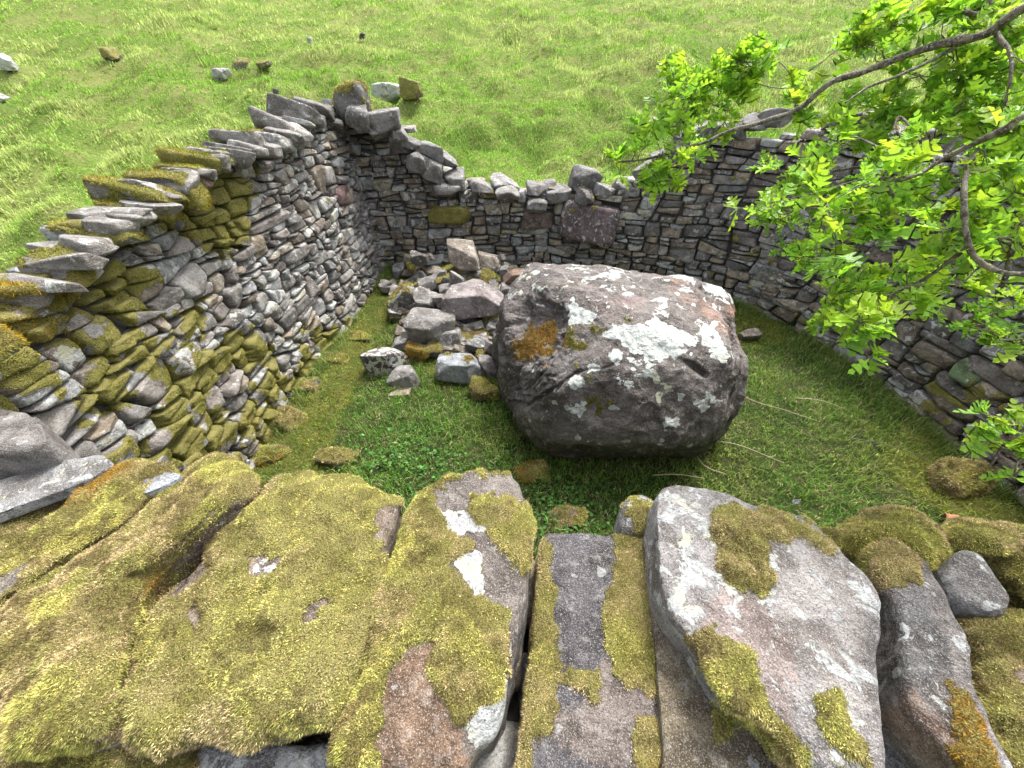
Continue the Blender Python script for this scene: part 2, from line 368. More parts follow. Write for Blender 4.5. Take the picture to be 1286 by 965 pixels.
moss_src = []     # (V, T, moss, normal) surfaces that grow fibres, per owner
def masonry(owner, path, Hmax, mean, r, specials=(), mossf=None, tint=None, n=3, big=100, inner=True, lich=.2, depth=.2, wshift=0.0, asp=2.0, irr=1.0):
    cs = cells(path.L, Hmax, mean, r, asp, irr)
    todo = []
    for q in cs:
        c = q.mean(0)
        if c[1] > path.h(c[0]): continue
        if any(abs(c[0] - sp['u']) < sp['w'] * .46 and abs(c[1] - sp['v']) < sp['h'] * .46 for sp in specials): continue
        todo.append((q, None))
    for sp in specials:
        w, h = sp['w'] * .58, sp['h'] * .6; q = np.array([(-w, -h * .8), (w * .9, -h), (w, h * .7), (-w * .8, h)]) + (sp['u'], sp['v'])
        todo.append((q, sp))
    todo.sort(key=lambda t: -area(t[0]))
    acc = Acc(); macc = Acc(); k = 0
    for q, sp in todo:
        c = q.mean(0); e = np.roll(q, -1, axis=0) - q; ln = np.hypot(e[:, 0], e[:, 1]); ok = ln > 1e-4
        nn = np.stack([e[:, 1], -e[:, 0]], 1)[ok] / ln[ok, None]; dd = ((q[ok] - c) * nn).sum(1)
        if (dd < 0).any(): nn = -nn; dd = ((q[ok] - c) * nn).sum(1)
        dd = np.clip(dd - .004, .007, None)
        hw, hh = np.ptp(q[:, 0]) / 2, np.ptp(q[:, 1]) / 2
        dep = depth * r.uniform(.8, 1.1) / 2
        prot = r.normal(0, .010) + (sp.get('out', .02) if sp else 0)
        pt = path.pt(np.array([c[0]]), np.array([c[1]]), np.array([0.]))[0]
        px, py = proj(pt); mo = float(mossf(px, py)) if mossf else 0.0
        mossy = False
        if sp and 'moss' in sp: mossy = sp['moss']
        half = np.array([hw, hh, dep])
        N = np.concatenate([np.c_[nn, r.normal(0, .10, len(nn))], [[r.normal(0, .14), r.normal(0, .16), 1], [0, 0, -1]]])
        D = np.r_[dd * r.uniform(.93, 1.0, len(dd)), dep, dep]
        nrm = np.linalg.norm(N, axis=1); N = N / nrm[:, None]
        # front chamfers (front is +z local = towards the pound)
        m = r.randint(3, 7); a = r.uniform(0, 2 * PI, m); cz = r.uniform(.15, 1.2, m)
        cn = np.stack([np.cos(a), np.sin(a), cz], 1); cn /= np.linalg.norm(cn, axis=1)[:, None]
        cd = (np.abs(cn[:, 0]) * hw + np.abs(cn[:, 1]) * hh + cn[:, 2] * dep) * r.uniform(.68, .94, m)
        p = 4.5 if mossy else r.uniform(16, 34)
        X, T = gauge_shape(half, np.concatenate([N, cn]), np.r_[D, cd], n, p)
        off = r.uniform(0, 50, 3)
        X = add_noise(X, .007 + .05 * min(hw, hh), 16, off, 4)
        if mossy:
            X = X * np.array([1.13, 1.2, 1.06]); X[:, 2] += .012 + .012 * r.rand(); X = add_noise(X, .012, 22, off, 3)
        zone = np.zeros(len(X))
        U = c[0] + X[:, 0]; Vv = np.maximum(c[1] + X[:, 1], -.06); wk = .055 * irr + .02; U, Vv = U + wk * .7 * fbm2(U, Vv, 1.9, 2, 411), Vv + wk * np.clip(Vv * 6, 0, 1) * fbm2(U * .55, Vv, 1.6, 3, 412); Wd = -(X[:, 2] - dep + prot) + wshift
        P = path.pt(U, Vv, Wd)
        if mossf:
            qx, qy = proj(P); zone = mossf(qx, qy) - .13 + .95 * fbm(P, 7.5, 4, 201) + .10 * (Vv - c[1]) / max(hh, .01)
        if mossy: zone = zone + 1
        mv = sstep(.44, .56, zone) * (X[:, 2] > -dep * .3)
        if mv.max() > 0:
            Wd = Wd - mv * (.006 + .010 * np.clip(fbm(P, 16, 3, 202), -.6, 1)); P = path.pt(U, Vv + mv * .006, Wd)
        T2 = T[:, ::-1] if path.flip != (not inner) else T
        col = (sp.get('col') if sp and sp.get('col') is not None else None)
        if col is None: col = (tint or stone_tint)(r)
        li = (sp.get('lich', .3) if sp else max(0, r.normal(lich, .10)))
        # moss attribute: mossy stones fully, others a touch from above
        if mv.max() == 0 and r.rand() < .3: mv = mv + .28 * r.rand()
        A = dict(scol=np.array(col), off=off, lich=li, moss=mv)
        if k < big and inner:
            a = Acc(); a.add(P, T2, **A); o = a.build('wall_stone', M_wall, owner)
            if sp and sp.get('label'): o['label'] = sp['label']
        else: acc.add(P, T2, **A)
        if mv.max() > .5: macc.add(P, T2, moss=mv)
        k += 1
    if acc.V:
        acc.build('masonry' if inner else 'outer_masonry', M_wall, owner, kind='stuff')
    return macc

def core(owner, path, th, name='wall_core', lo=.055):
    us = np.linspace(0, path.L, 60); acc = Acc()
    rows = []
    for (v0, w) in ((0, lo), (1, lo), (1, th - lo), (0, th - lo)):
        v = (path.h(us) - .07) * v0 - .1 * (1 - v0); 
        ww = np.full_like(us, w) - (.22 * v * (1 if w > .2 else 0))
        rows.append(path.pt(us, v, ww))
    V = np.concatenate(rows); n = len(us); F_ = []
    for k in range(4):
        for i in range(n - 1):
            a, b = k * n + i, ((k + 1) % 4) * n + i; F_.append((a, a + 1, b + 1, b))
    F_.append((0, n, 2 * n, 3 * n)); F_.append((n - 1, 2 * n - 1, 3 * n - 1, 4 * n - 1))
    build(name, V, np.array(F_), M_core, owner, {}, smooth=False)

# ------------------------------------------------------------------ fibres
def fibres(macc_or_arr, dens, length, width, colf, r, lean=None, up=.55, maxn=400000, thr=.5, jitter=.6):
    """short bent fibres on the mossy part of a surface"""
    V, T, moss = macc_or_arr
    a, b, c = V[T[:, 0]], V[T[:, 1]], V[T[:, 2]]; cr = np.cross(b - a, c - a); ar = np.linalg.norm(cr, axis=1) / 2
    nn = cr / (2 * ar[:, None] + 1e-12); mm = moss[T].mean(1)
    w = ar * (mm > thr) * np.clip(mm, 0, 1)
    # only what the neighbourhood of the photograph can see: no fibres on faces turned down
    w = w * (nn[:, 2] > -.45)
    n = int(min(w.sum() * dens, maxn))
    if n < 1: return None
    f = np.searchsorted(np.cumsum(w) / w.sum(), r.rand(n)); f = np.clip(f, 0, len(T) - 1)
    u, v = r.rand(n), r.rand(n); s = u + v > 1; u[s] = 1 - u[s]; v[s] = 1 - v[s]
    P = a[f] + (b - a)[f] * u[:, None] + (c - a)[f] * v[:, None]; N = nn[f]
    d = N * up + r.normal(0, jitter, (n, 3)) * .6
    if lean is not None: d = d + np.asarray(lean) + .7 * np.stack([fbm(P, 9, 2, 301), fbm(P, 9, 2, 302), 0 * P[:, 0]], 1)
    g = np.array([0, 0, -1.]) - N * (-N[:, 2:3]); d = d + g * .35
    d -= N * np.minimum((d * N).sum(1), 0)[:, None] * 1.2
    d /= np.linalg.norm(d, axis=1)[:, None] + 1e-9
    L = length * r.uniform(.5, 1.35, n)[:, None]; side = np.cross(d, r.normal(0, 1, (n, 3))); side /= np.linalg.norm(side, axis=1)[:, None] + 1e-9
    side = side * width * r.uniform(.6, 1.3, n)[:, None] / 2
    V2 = np.stack([P - side - N * .002, P + side - N * .002, P + d * L], 1).reshape(-1, 3)
    T2 = np.arange(3 * n).reshape(-1, 3)
    C = np.repeat(colf(P, r, n), 3, axis=0)
    return V2, T2, C
def moss_color(P, r, n, yel=.5, rust=.12, seed=0, dark=1.0):
    a = fbm(P, 7, 3, 11 + seed); b = fbm(P, 16, 3, 23 + seed); c = fbm(P, 3.2, 2, 31 + seed)
    Y = np.array([.57, .53, .17]); G = np.array([.34, .36, .09]); B = np.array([.50, .40, .22]); R = np.array([.36, .21, .04])
    w1 = sstep(-.24, .24, 1.25 * a + .8 * (yel - .62))[:, None]; col = B * (1 - w1) + Y * w1
    w2 = sstep(-.02, .3, b)[:, None] * .6; col = col * (1 - w2) + G * w2
    w4 = sstep(.0, .26, .7 * fbm(P, 36, 3, 61 + seed) + .6 * fbm(P, 9, 3, 63))[:, None] * .8; col = col * (1 - w4) + np.array([.16, .12, .055]) * w4
    w3 = sstep(.55 - rust, .75 - rust, c)[:, None]; col = col * (1 - w3) + R * w3
    return col * r.lognormal(0, .42, (n, 1)) * r.uniform(.9, 1.1, (n, 3)) * dark
def olive_color(P, r, n):
    b = fbm(P, 9, 3, 41)[:, None]; w = sstep(-.3, .3, b)
    c = fbm(P, 2.3, 2, 77)[:, None]; wr = sstep(.15, .4, c)
    col = np.array([.19, .20, .03]) * (1 - w) + np.array([.37, .35, .07]) * w
    px, py = proj(P); rust = (sstep(-25, 10, sdpoly(px, py, [(-300, 360), (95, 350), (100, 420), (-300, 440)])) * .8)[:, None]
    wr = np.maximum(wr * .3, rust); col = col * (1 - wr) + np.array([.42, .25, .025]) * wr
    return col * r.lognormal(0, .3, (n, 1))
def grow(name, src, owner, dens, length, width, colf, r, kind='stuff', **kw):
    g = fibres(src, dens, length, width, colf, r, **kw)
    if g is None: return
    V, T, C = g
    return build(name, V, T, M_moss, owner, {'bcol': C}, smooth=False, kind=kind)

def accm(acc): V, T, A = acc.get(); return V, T, A['moss']

# ================================================================== WALLS
def u_of(path, px, py, v_guess=None):
    """u,v on the inner face under a photo point (for the stones that stand out)"""
    us = np.linspace(0, path.L, 200); vs = np.linspace(0, 1.8, 120); U, V = np.meshgrid(us, vs)
    P = path.pt(U.ravel(), V.ravel(), np.zeros(U.size)); x, y = proj(P); i = np.argmin((x - px) ** 2 + (y - py) ** 2); return U.ravel()[i], V.ravel()[i]

# ---- left wall
lw = empty('dry_stone_wall', 'tall left dry stone wall, lower stones and capping heavily covered in olive moss', 'wall')
core(lw, P_left, .62)
r = np.random.RandomState(3)
ru, rv = u_of(P_left, 432, 245)
m1 = masonry(lw, P_left, 1.9, .0092, r, mossf=lmoss, lich=.33, asp=2.5, irr=.9,
             tint=lambda r: stone_tint(r, .18, .30, .25),
             specials=[dict(u=ru, v=rv, w=.30, h=.17, col=np.array([.20, .105, .10]), lich=.02, label='dark red stone in the left wall near the corner', out=.012)])
Pl_out = Path([(-2.32, 4.9, 1.6), (-2.3, 3.5, 1.5), (-2.3, 2.0, 1.4), (-2.25, .3, 1.3)], True)
masonry(lw, Pl_out, 1.8, .022, r, n=2, big=0, inner=False, depth=.2, asp=1.9)
# coping slabs laid across the left wall, tipped inwards
def slab(owner, name, loc, size, R, r, col, lich, mossf=0, n=4, mat=M_wall, p=14, label=None, rough=.06, cuts=7):
    X, T = loose_stone(size, n, p, r, cuts, rough); P = X @ R.T + np.asarray(loc)
    off = r.uniform(0, 50, 3); nn = vnorm(P, T)
    if callable(mossf): mo = mossf(P, nn)
    else: mo = np.clip(mossf + .4 * fbm(P, 9, 3, 5) + .25 * (nn[:, 2] - .6), 0, 1) if mossf > 0 else np.zeros(len(P))
    mo = np.where(mo > .5, 1.0, mo * .5)
    P = P + nn * (mo > .5)[:, None] * .008
    a = Acc(); a.add(P, T, scol=np.asarray(col), off=off, lich=lich, moss=mo)
    o = a.build(name, mat, owner, label=label)
    return P, T, mo, o
cop = Acc()
def left_slab(px, py, length, along, thick, tilt, yaw, lean, col, lich, moss, x=-1.84, label=None):
    f_ = min(max((400 - px) / 400, 0), 1); py += 8 + 14 * f_; tilt *= .65; k_ = 1 - .34 * f_; length *= k_; along *= k_; thick *= k_
    rr = ray(px, py); t = x / rr[0]; loc = rr * t + np.array([0, 0, CAMZ])
    R = rot(lean, tilt, yaw)
    P, T, mo, o = slab(lw, 'coping_stone', loc, (length * .78, along * .8, thick * .75), R, r, col, lich, moss, label=label)
    cop.add(P, T, moss=mo)
Lc = [(4, 366, .26, .22, .10, .10, .1, -.1, .34, .2, .62), (18, 352, .44, .30, .11, .05, .1, -.05, .34, .2, .66), (75, 318, .50, .30, .10, .12, .05, -.1, .40, .35, .5), (92, 296, .50, .32, .05, .22, -.1, -.2, .36, .3, .0),
      (128, 275, .56, .34, .10, .2, .0, -.15, .3, .3, .62), (135, 252, .55, .30, .07, .08, .1, -.12, .3, .3, .2), (176, 250, .5, .34, .09, .22, .1, -.1, .25, .3, .85),
      (185, 232, .56, .36, .08, .20, .05, -.2, .28, .3, .7), (205, 212, .54, .38, .07, .22, .1, -.2, .25, .3, .75), (235, 204, .52, .30, .08, .18, 0, -.15, .3, .1, .5), (245, 193, .52, .34, .09, .12, .1, -.2, .25, .2, .8),
      (268, 182, .5, .4, .06, .25, .1, -.25, .26, .3, .3), (292, 178, .46, .34, .07, .28, .1, -.25, .33, .35, .3), (312, 168, .46, .42, .08, .30, .1, -.3, .3, .3, .35), (335, 166, .46, .40, .12, .28, .1, -.3, .33, .4, .3),
      (350, 152, .46, .5, .07, .32, .1, -.3, .28, .3, .2), (368, 150, .42, .4, .07, .35, .1, -.3, .30, .35, 0), (378, 137, .44, .6, .09, .30, .2, -.3, .24, .3, .1), (398, 131, .42, .6, .13, .26, .2, -.25, .2, .2, .1), (415, 150, .3, .3, .14, .3, .2, -.3, .3, .4, 0)]
for i, (px, py, ln, al, th, tl, yw, le, g, li, mo) in enumerate(Lc):
    c = np.array([g, g * .95, g * .88]) * .9
    if i == 9: c = np.array([.30, .20, .13])
    left_slab(px, py, ln, al * .8, th, tl, yw, le, c, li, mo)
for (a_, b_) in zip(Lc[1:-1], Lc[2:]):       # smaller stones wedged between the slabs
    g = r.uniform(.26, .38)
    left_slab((a_[0] + b_[0]) / 2 + r.uniform(2, 10), (a_[1] + b_[1]) / 2 + r.uniform(2, 8), r.uniform(.30, .42), r.uniform(.2, .3), r.uniform(.05, .1), r.uniform(.05, .25), r.normal(0, .15), r.normal(-.15, .12), np.array([g, g * .95, g * .88]) * .9, .35, (a_[6] > .4) * .6, x=-1.78)
# extra capping beyond the left edge of the view
for k in range(3):
    P, T, mo, o = slab(lw, 'coping_stone', (-1.84, .90 - .26 * k, 1.37), (.46, .24, .10), rot(0, .12, .05), r, np.array([.26, .245, .22]), .3, .85)
    cop.add(P, T, moss=mo)
g1 = accm(m1); g2 = accm(cop)
grow('moss', (np.concatenate([g1[0], g2[0]]), np.concatenate([g1[1], g2[1] + len(g1[0])]), np.concatenate([g1[2], g2[2]])), lw, 42000, .012, .0042, olive_color, r, maxn=170000)

# ---- back wall
bw = empty('dry_stone_wall', 'grey back wall of the fold with a collapsed low stretch in its middle', 'wall')
core(bw, P_back, .6)
r = np.random.RandomState(5)
pu, pv = u_of(P_back, 737, 277); mu, mv_ = u_of(P_back, 565, 272); ou, ov = u_of(P_back, 675, 278)
def bmoss(x, y):
    return .10 + .55 * sstep(-30, 10, sdpoly(x, y, [(500, 320), (640, 330), (640, 350), (500, 350)])) * 1
m2 = masonry(bw, P_back, 1.9, .0108, r, mossf=lambda x, y: .10 + 0 * x, lich=.32, asp=2.5, irr=.5, tint=lambda r: stone_tint(r, .40, .10, .28),
             specials=[dict(u=pu, v=pv, w=.66, h=.38, col=np.array([.17, .12, .125]), lich=.33, label='big purple brown stone resting in the gap of the back wall', out=.11),
                       dict(u=mu, v=mv_, w=.46, h=.16, col=np.array([.10, .085, .05]), lich=.0, moss=True, label='dark mossy ledge stone', out=.05),
                       dict(u=ou, v=ov, w=.36, h=.18, col=np.array([.19, .14, .11]), lich=.12, out=.02)])
Pb_out = Path([(2.95, 4.35, 1.5), (2.5, 4.75, 1.5), (1.9, 4.98, 1.3), (1.2, 5.15, .95), (0, 5.25, .88), (-1.0, 5.25, 1.2), (-1.7, 5.25, 1.6)], True)
masonry(bw, Pb_out, 1.8, .025, r, n=2, big=0, inner=False)
bcop = Acc()
Bc = [  # px, py, across x, across y, thick, tilt(y), yaw, lean(x), grey, lichen, z-guess y-plane
    (444, 133, .46, .46, .27, .0, .0, 0, .34, .5, .60, 4.75), (485, 152, .50, .40, .11, -.22, .1, -.1, .42, .5, 0, 4.62), (472, 160, .3, .3, .10, -.1, .3, 0, .33, .4, 0, 4.6), (500, 168, .26, .3, .09, .2, .2, .1, .36, .4, 0, 4.65),
    (452, 152, .16, .3, .30, .1, .2, .2, .33, .4, 0, 4.5), (513, 180, .26, .3, .09, .3, .0, .1, .34, .4, 0, 4.7), (536, 188, .28, .3, .12, .35, .2, .1, .36, .4, 0, 4.75), (524, 203, .24, .3, .20, .5, .2, .1, .36, .35, 0, 4.62),
    (543, 212, .36, .3, .15, .6, .3, .15, .40, .5, 0, 4.65), (560, 200, .25, .3, .1, .5, .1, .1, .34, .4, 0, 4.85), (572, 226, .40, .34, .08, .25, .2, .1, .36, .4, 0, 4.75), (560, 236, .3, .3, .09, -.2, .2, .1, .4, .45, 0, 4.62),
    (603, 236, .34, .30, .13, .05, .0, .1, .36, .4, 0, 4.7), (633, 232, .36, .34, .07, -.1, .1, .15, .48, .6, 0, 4.8), (636, 242, .36, .34, .06, .05, .1, .1, .45, .5, 0, 4.65), (672, 238, .26, .3, .16, .1, .1, .1, .38, .3, 0, 4.75),
    (688, 236, .30, .30, .16, -.1, .1, .1, .36, .4, 0, 4.85), (703, 243, .34, .3, .13, -.25, .1, .1, .40, .45, 0, 4.7), (672, 258, .3, .3, .12, .1, .1, .1, .38, .3, 0, 4.6), (735, 226, .42, .34, .30, .15, .2, .1, .34, .45, .12, 4.8),
    (757, 240, .36, .3, .14, .35, .3, .15, .40, .55, 0, 4.7), (782, 240, .25, .3, .17, .1, .2, .1, .33, .4, 0, 4.7), (735, 247, .20, .25, .16, .1, .6, .2, .3, .2, .25, 4.6),
    (812, 215, .30, .3, .15, -.3, .1, .1, .34, .4, 0, 4.6), (835, 194, .32, .3, .14, -.3, .1, .1, .34, .4, 0, 4.5), (862, 176, .34, .34, .2, -.1, .1, .1, .42, .6, 0, 4.5), (890, 164, .22, .28, .16, -.2, .4, .1, .40, .6, 0, 4.4), (868, 172, .2, .28, .14, -.2, .2, .1, .36, .5, 0, 4.45),
    (918, 160, .26, .3, .1, -.25, .2, .1, .28, .3, 0, 4.3), (942, 156, .26, .3, .09, -.2, .2, .1, .26, .3, 0, 4.3), (968, 150, .28, .3, .14, -.1, .2, .1, .36, .4, .1, 4.3)]
for (px, py, sx, sy, sz, tl, yw, le, g, li, mo, yy) in Bc:
    rr = ray(px, py); loc = rr * (yy / rr[1]) + np.array([0, 0, CAMZ])
    P, T, m_, o = slab(bw, 'coping_stone', loc, (sx * .85, sy * .85, sz * .8), rot(le, tl, yw), r, np.array([g, g * .97, g * .92]) * .66, li * .62, mo, p=6 if px == 444 else 20, cuts=10)
    bcop.add(P, T, moss=m_)
grow('moss', accm(bcop), bw, 30000, .014, .005, lambda P, r, n: moss_color(P, r, n, .7), r, maxn=30000)
grow('moss', accm(m2), bw, 25000, .012, .005, olive_color, r, maxn=20000)

# ---- right wall
rw = empty('dry_stone_wall', 'curving right dry stone wall half hidden behind the leafy hawthorn branches', 'wall')
core(rw, P_right, .6)
r = np.random.RandomState(9)
gu, gv = u_of(P_right, 1216, 468); tu, tv = u_of(P_right, 1235, 452); vu, vv_ = u_of(P_right, 1265, 492)
m3 = masonry(rw, P_right, 1.9, .0125, r, mossf=lambda x, y: .16 + .3 * (y > 560), lich=.32, asp=2.6, irr=.6, tint=lambda r: stone_tint(r, .50, .12, .30) * .92,
             specials=[dict(u=gu, v=gv, w=.17, h=.13, col=np.array([.16, .24, .11]), lich=.2, label='pale green tinted stone in the right wall', out=.02)])
Pr_out = Path([(3.6, .2, 1.4), (3.7, 1.5, 1.45), (3.7, 2.6, 1.45), (3.45, 3.5, 1.5), (2.95, 4.35, 1.5)], True)
masonry(rw, Pr_out, 1.8, .025, r, n=2, big=0, inner=False)
rcop = Acc()
for i, u in enumerate(np.linspace(.1, P_right.L - .1, 13)):
    p0 = P_right.pt(np.array([u]), np.array([P_right.h(u) + .05]), np.array([.26]))[0]
    t, o_ = P_right.frame(np.array([u])); ya = math.atan2(o_[0, 1], o_[0, 0])
    g = r.uniform(.24, .4)
    P, T, m_, o = slab(rw, 'coping_stone', p0, (r.uniform(.45, .6), r.uniform(.25, .36), r.uniform(.08, .16)), rot(r.normal(0, .15), r.normal(0, .1), ya), r, np.array([g, g * .95, g * .86]) * .72, .35, r.uniform(0, .5))
    rcop.add(P, T, moss=m_)
grow('moss', accm(rcop), rw, 20000, .014, .005, olive_color, r, maxn=25000)
grow('moss', accm(m3), rw, 25000, .012, .005, olive_color, r, maxn=25000)

# ================================================================== NEAR WALL
nw = empty('dry_stone_wall', 'low moss-blanketed wall across the foreground with huge rounded coping stones', 'wall')
P_near = Path([(3.2, .72, .84), (1.5, .70, .84), (0, .66, .82), (-1.0, .70, .86), (-1.75, .74, .90)], False)
r = np.random.RandomState(12)
P_nin = Path([(-1.75, .74, .92), (0, .66, .80), (1.5, .68, .84), (3.2, .72, .84)], False)
masonry(nw, P_nin, 1.1, .02, r, n=2, big=0, inner=True, mossf=lambda x, y: .45 + 0 * x, depth=.2)
P_nout = Path([(3.2, -.10, .80), (0, -.10, .78), (-2.3, -.10, .85)], False)
masonry(nw, P_nout, 1.1, .02, r, n=3, big=0, inner=False, mossf=lambda x, y: .35 + 0 * x)
bx = []
for x in (-2.0, 3.1):
    bx += [(x, .06, -.1), (x, .58, -.1), (x, .54, .74), (x, .06, .74)]
build('wall_core', np.array(bx), np.array([(0, 1, 2, 3), (4, 5, 6, 7), (0, 1, 5, 4), (1, 2, 6, 5), (2, 3, 7, 6), (3, 0, 4, 7)]), M_core, nw, {}, smooth=False)
# rubble filling seen between the big coping stones
fill = Acc()
for i in range(150):
    x, y = r.uniform(-1.9, 3.0), r.uniform(.02, .6); X, T = loose_stone(r.uniform(.08, .2, 3), 3, 12, r); R = rot(*r.uniform(-.5, .5, 3))
    fill.add(X @ R.T + (x, y, .76 + r.normal(0, .012)), T, scol=stone_tint(r) * .8, off=r.uniform(0, 50, 3), lich=.12, moss=1.0 if r.rand() < .3 else .1)
fill.build('rubble_fill', M_wall, nw, kind='stuff')

def big_stone(name, out_px, z0, up, down, col, q=3.2, tilt=(0, 0), moss_polys=(), bare_polys=(), lich_polys=(), lich=.2, moss_all=False, noise=.018, spokes=220, rings=72, mossT=.02, label=None,
              owner=nw, seed=0, ridge=None, tintpolys=(), centre=None, mdens=420000, mlen=.0062, yel=.5, rust=.1, lean=(-.25, -.35, 0), cutp=()):
    """a stone whose plan is the outline seen in the photo, laid at height z0 with its own thickness"""
    out = np.array(out_px, float)
    # smooth closed outline (Catmull-Rom)
    pts = []
    n = len(out)
    for i in range(n):
        p0, p1, p2, p3 = out[i - 1], out[i], out[(i + 1) % n], out[(i + 2) % n]
        for s in np.linspace(0, 1, 8, endpoint=False):
            pts.append(.5 * ((2 * p1) + (-p0 + p2) * s + (2 * p0 - 5 * p1 + 4 * p2 - p3) * s ** 2 + (-p0 + 3 * p1 - 3 * p2 + p3) * s ** 3))
    pts = np.array(pts); W = at_z(pts[:, 0], pts[:, 1], np.full(len(pts), z0))[:, :2]
    c = W.mean(0) if centre is None else at_z(centre[0], centre[1], np.array(z0))[:2]
    # radial resample about c
    ang = np.linspace(0, 2 * PI, spokes, endpoint=False); dirs = np.stack([np.cos(ang), np.sin(ang)], 1)
    rad = np.zeros(spokes)
    W_gap = .008
    A = W - c; B = np.roll(A, -1, axis=0) - A
    for i, d in enumerate(dirs):
        den = d[0] * B[:, 1] - d[1] * B[:, 0]; den = np.where(abs(den) < 1e-12, 1e-12, den)
        t = (A[:, 0] * B[:, 1] - A[:, 1] * B[:, 0]) / den; s = (A[:, 0] * d[1] - A[:, 1] * d[0]) / den
        ok = (s >= -1e-6) & (s <= 1 + 1e-6) & (t > 0); rad[i] = t[ok].max() if ok.any() else .05
    rad = np.maximum(rad - (W_gap if q < 6 else .002), .01)
    phi = np.concatenate([np.linspace(0, PI / 2, int(rings * .68)), np.linspace(PI / 2, PI, rings - int(rings * .68) + 1)[1:]])
    e = 2 / q
    rho = np.sin(phi) ** e; rho = np.where(phi <= PI / 2, np.maximum(rho, np.linspace(0, 1, len(phi)) * 0), rho)
    # even out the radial spacing on the flat top
    k = int(rings * .68); tt = np.linspace(0, 1, k); rho_t = 1 - (1 - tt) ** 1.6; rho[:k] = rho_t
    zz = np.empty(len(phi)); zz[:k] = up * (1 - rho_t ** q) ** (1 / q); ph = phi[k:]; zz[k:] = -down * (np.abs(np.cos(ph)) ** e)
    V = np.zeros((len(phi), spokes, 3))
    V[..., :2] = c + dirs[None] * (rad[None, :, None] * rho[:, None, None]); V[..., 2] = z0 + zz[:, None]
    V = V.reshape(-1, 3)
    V[:, 2] += (V[:, 0] - c[0]) * tilt[0] + (V[:, 1] - c[1]) * tilt[1]
    i0 = np.arange(len(phi) - 1)[:, None] * spokes; j = np.arange(spokes)[None]; jn = (j + 1) % spokes
    T = np.concatenate([np.stack([i0 + j, i0 + spokes + j, i0 + spokes + jn], -1).reshape(-1, 3), np.stack([i0 + j, i0 + spokes + jn, i0 + jn], -1).reshape(-1, 3)])
    N = vnorm(V, T); N[:spokes] = (0, 0, 1); N[-spokes:] = (0, 0, -1)
    off = np.random.RandomState(seed).uniform(0, 50, 3)
    px, py = proj(V)
    jx, jy = 17 * fbm(V + off, 17, 5, 51, .62) + 6 * fbm(V + off, 60, 2, 52), 17 * fbm(V + off, 17, 5, 57, .62) + 6 * fbm(V + off, 60, 2, 58)
    # planar facets: stepwise low-frequency noise makes broken faces instead of a pillow
    f1 = fbm(V + off, 3.2, 3, 60); f2 = fbm(V + off, 9, 4, 61); fa = np.abs(fbm(V + off, 5, 3, 62))
    edgew = sstep(0, .03, V[:, 2] - (z0 - down)) 
    V = V + N * ((f1 * noise * 1.3 + f2 * noise * .6 - fa * noise * .8 - .006 * np.abs(fbm(V + off, 13, 4, 64)) + .0022 * fbm(V + off, 45, 3, 65)) * edgew)[:, None]
    if ridge is not None:
        for (poly, amt, soft) in ridge:
            V[:, 2] += amt * sstep(-soft, soft, sdpoly(px + jx * .5, py + jy * .5, poly)) * (N[:, 2] > .2)
    top = sstep(-.25, .25, N[:, 2])
    mo = np.ones(len(V)) * top if moss_all else np.zeros(len(V))
    for poly in moss_polys: mo = np.maximum(mo, sstep(-13, 9, sdpoly(px + jx, py + jy, poly)))
    for poly in bare_polys: mo = mo * (1 - sstep(-10, 7, sdpoly(px + jx, py + jy, poly)))
    li = np.full(len(V), lich)
    for poly, v in lich_polys: li = np.maximum(li, v * sstep(-6, 6, sdpoly(px + jx, py + jy, poly)))
    sc = np.tile(np.asarray(col, float), (len(V), 1))
    for poly, v in tintpolys:
        w = sstep(-5, 5, sdpoly(px + jx * 1.3, py + jy * 1.3, poly))[:, None]; sc = sc * (1 - w) + np.asarray(v) * w
    # moss stands proud as a cushion
    mh = mossT * (.8 + .8 * fbm(V + off, 8, 3, 70) + .9 * fbm(V + off, 24, 3, 71))
    V = V + N * (mo ** 1.5 * mh)[:, None]
    a = Acc(); a.add(V, T, scol=sc, off=off, lich=li, moss=mo)
    o = a.build(name, M_fg, owner, label=label)
    if moss_all or len(moss_polys):
        g = fibres((V, T, mo), mdens, mlen, .0022, lambda P, r_, n_: moss_color(P, r_, n_, yel, rust, seed % 5), np.random.RandomState(seed), lean=lean, up=.38, jitter=1.15, maxn=300000, thr=.3)
        if g is not None: build('moss', g[0], g[1], M_moss, o, {'bcol': g[2]}, smooth=False, kind='stuff')
    return o

TAN = (.26, .20, .15); SG = (.21, .205, .20)
S = big_stone
S('coping_stone', [(-160, 600), (0, 583), (60, 576), (95, 584), (100, 600), (60, 620), (-20, 650), (-160, 690)], .99, .06, .25, SG, moss_all=True, seed=1, yel=.6, rust=.3, label='yellow mossed stone at the far left under a grey slab')
S('coping_stone', [(-170, 690), (-60, 640), (15, 628), (60, 622), (95, 630), (85, 660), (50, 690), (30, 720), (0, 740), (-60, 770), (-170, 790)], .99, .05, .25, TAN, moss_all=True, seed=2, yel=.2, rust=.15, mossT=.012, label='brown mossed stone at the left edge')
S('coping_stone', [(-70, 632), (0, 606), (60, 586), (98, 577), (134, 573), (137, 590), (100, 611), (40, 634), (-10, 652), (-70, 668)], 1.075, .012, .03, (.33, .335, .335), q=9, seed=3, noise=.002, lich=.36, label='flat pale grey slab on top of the mossed stones')
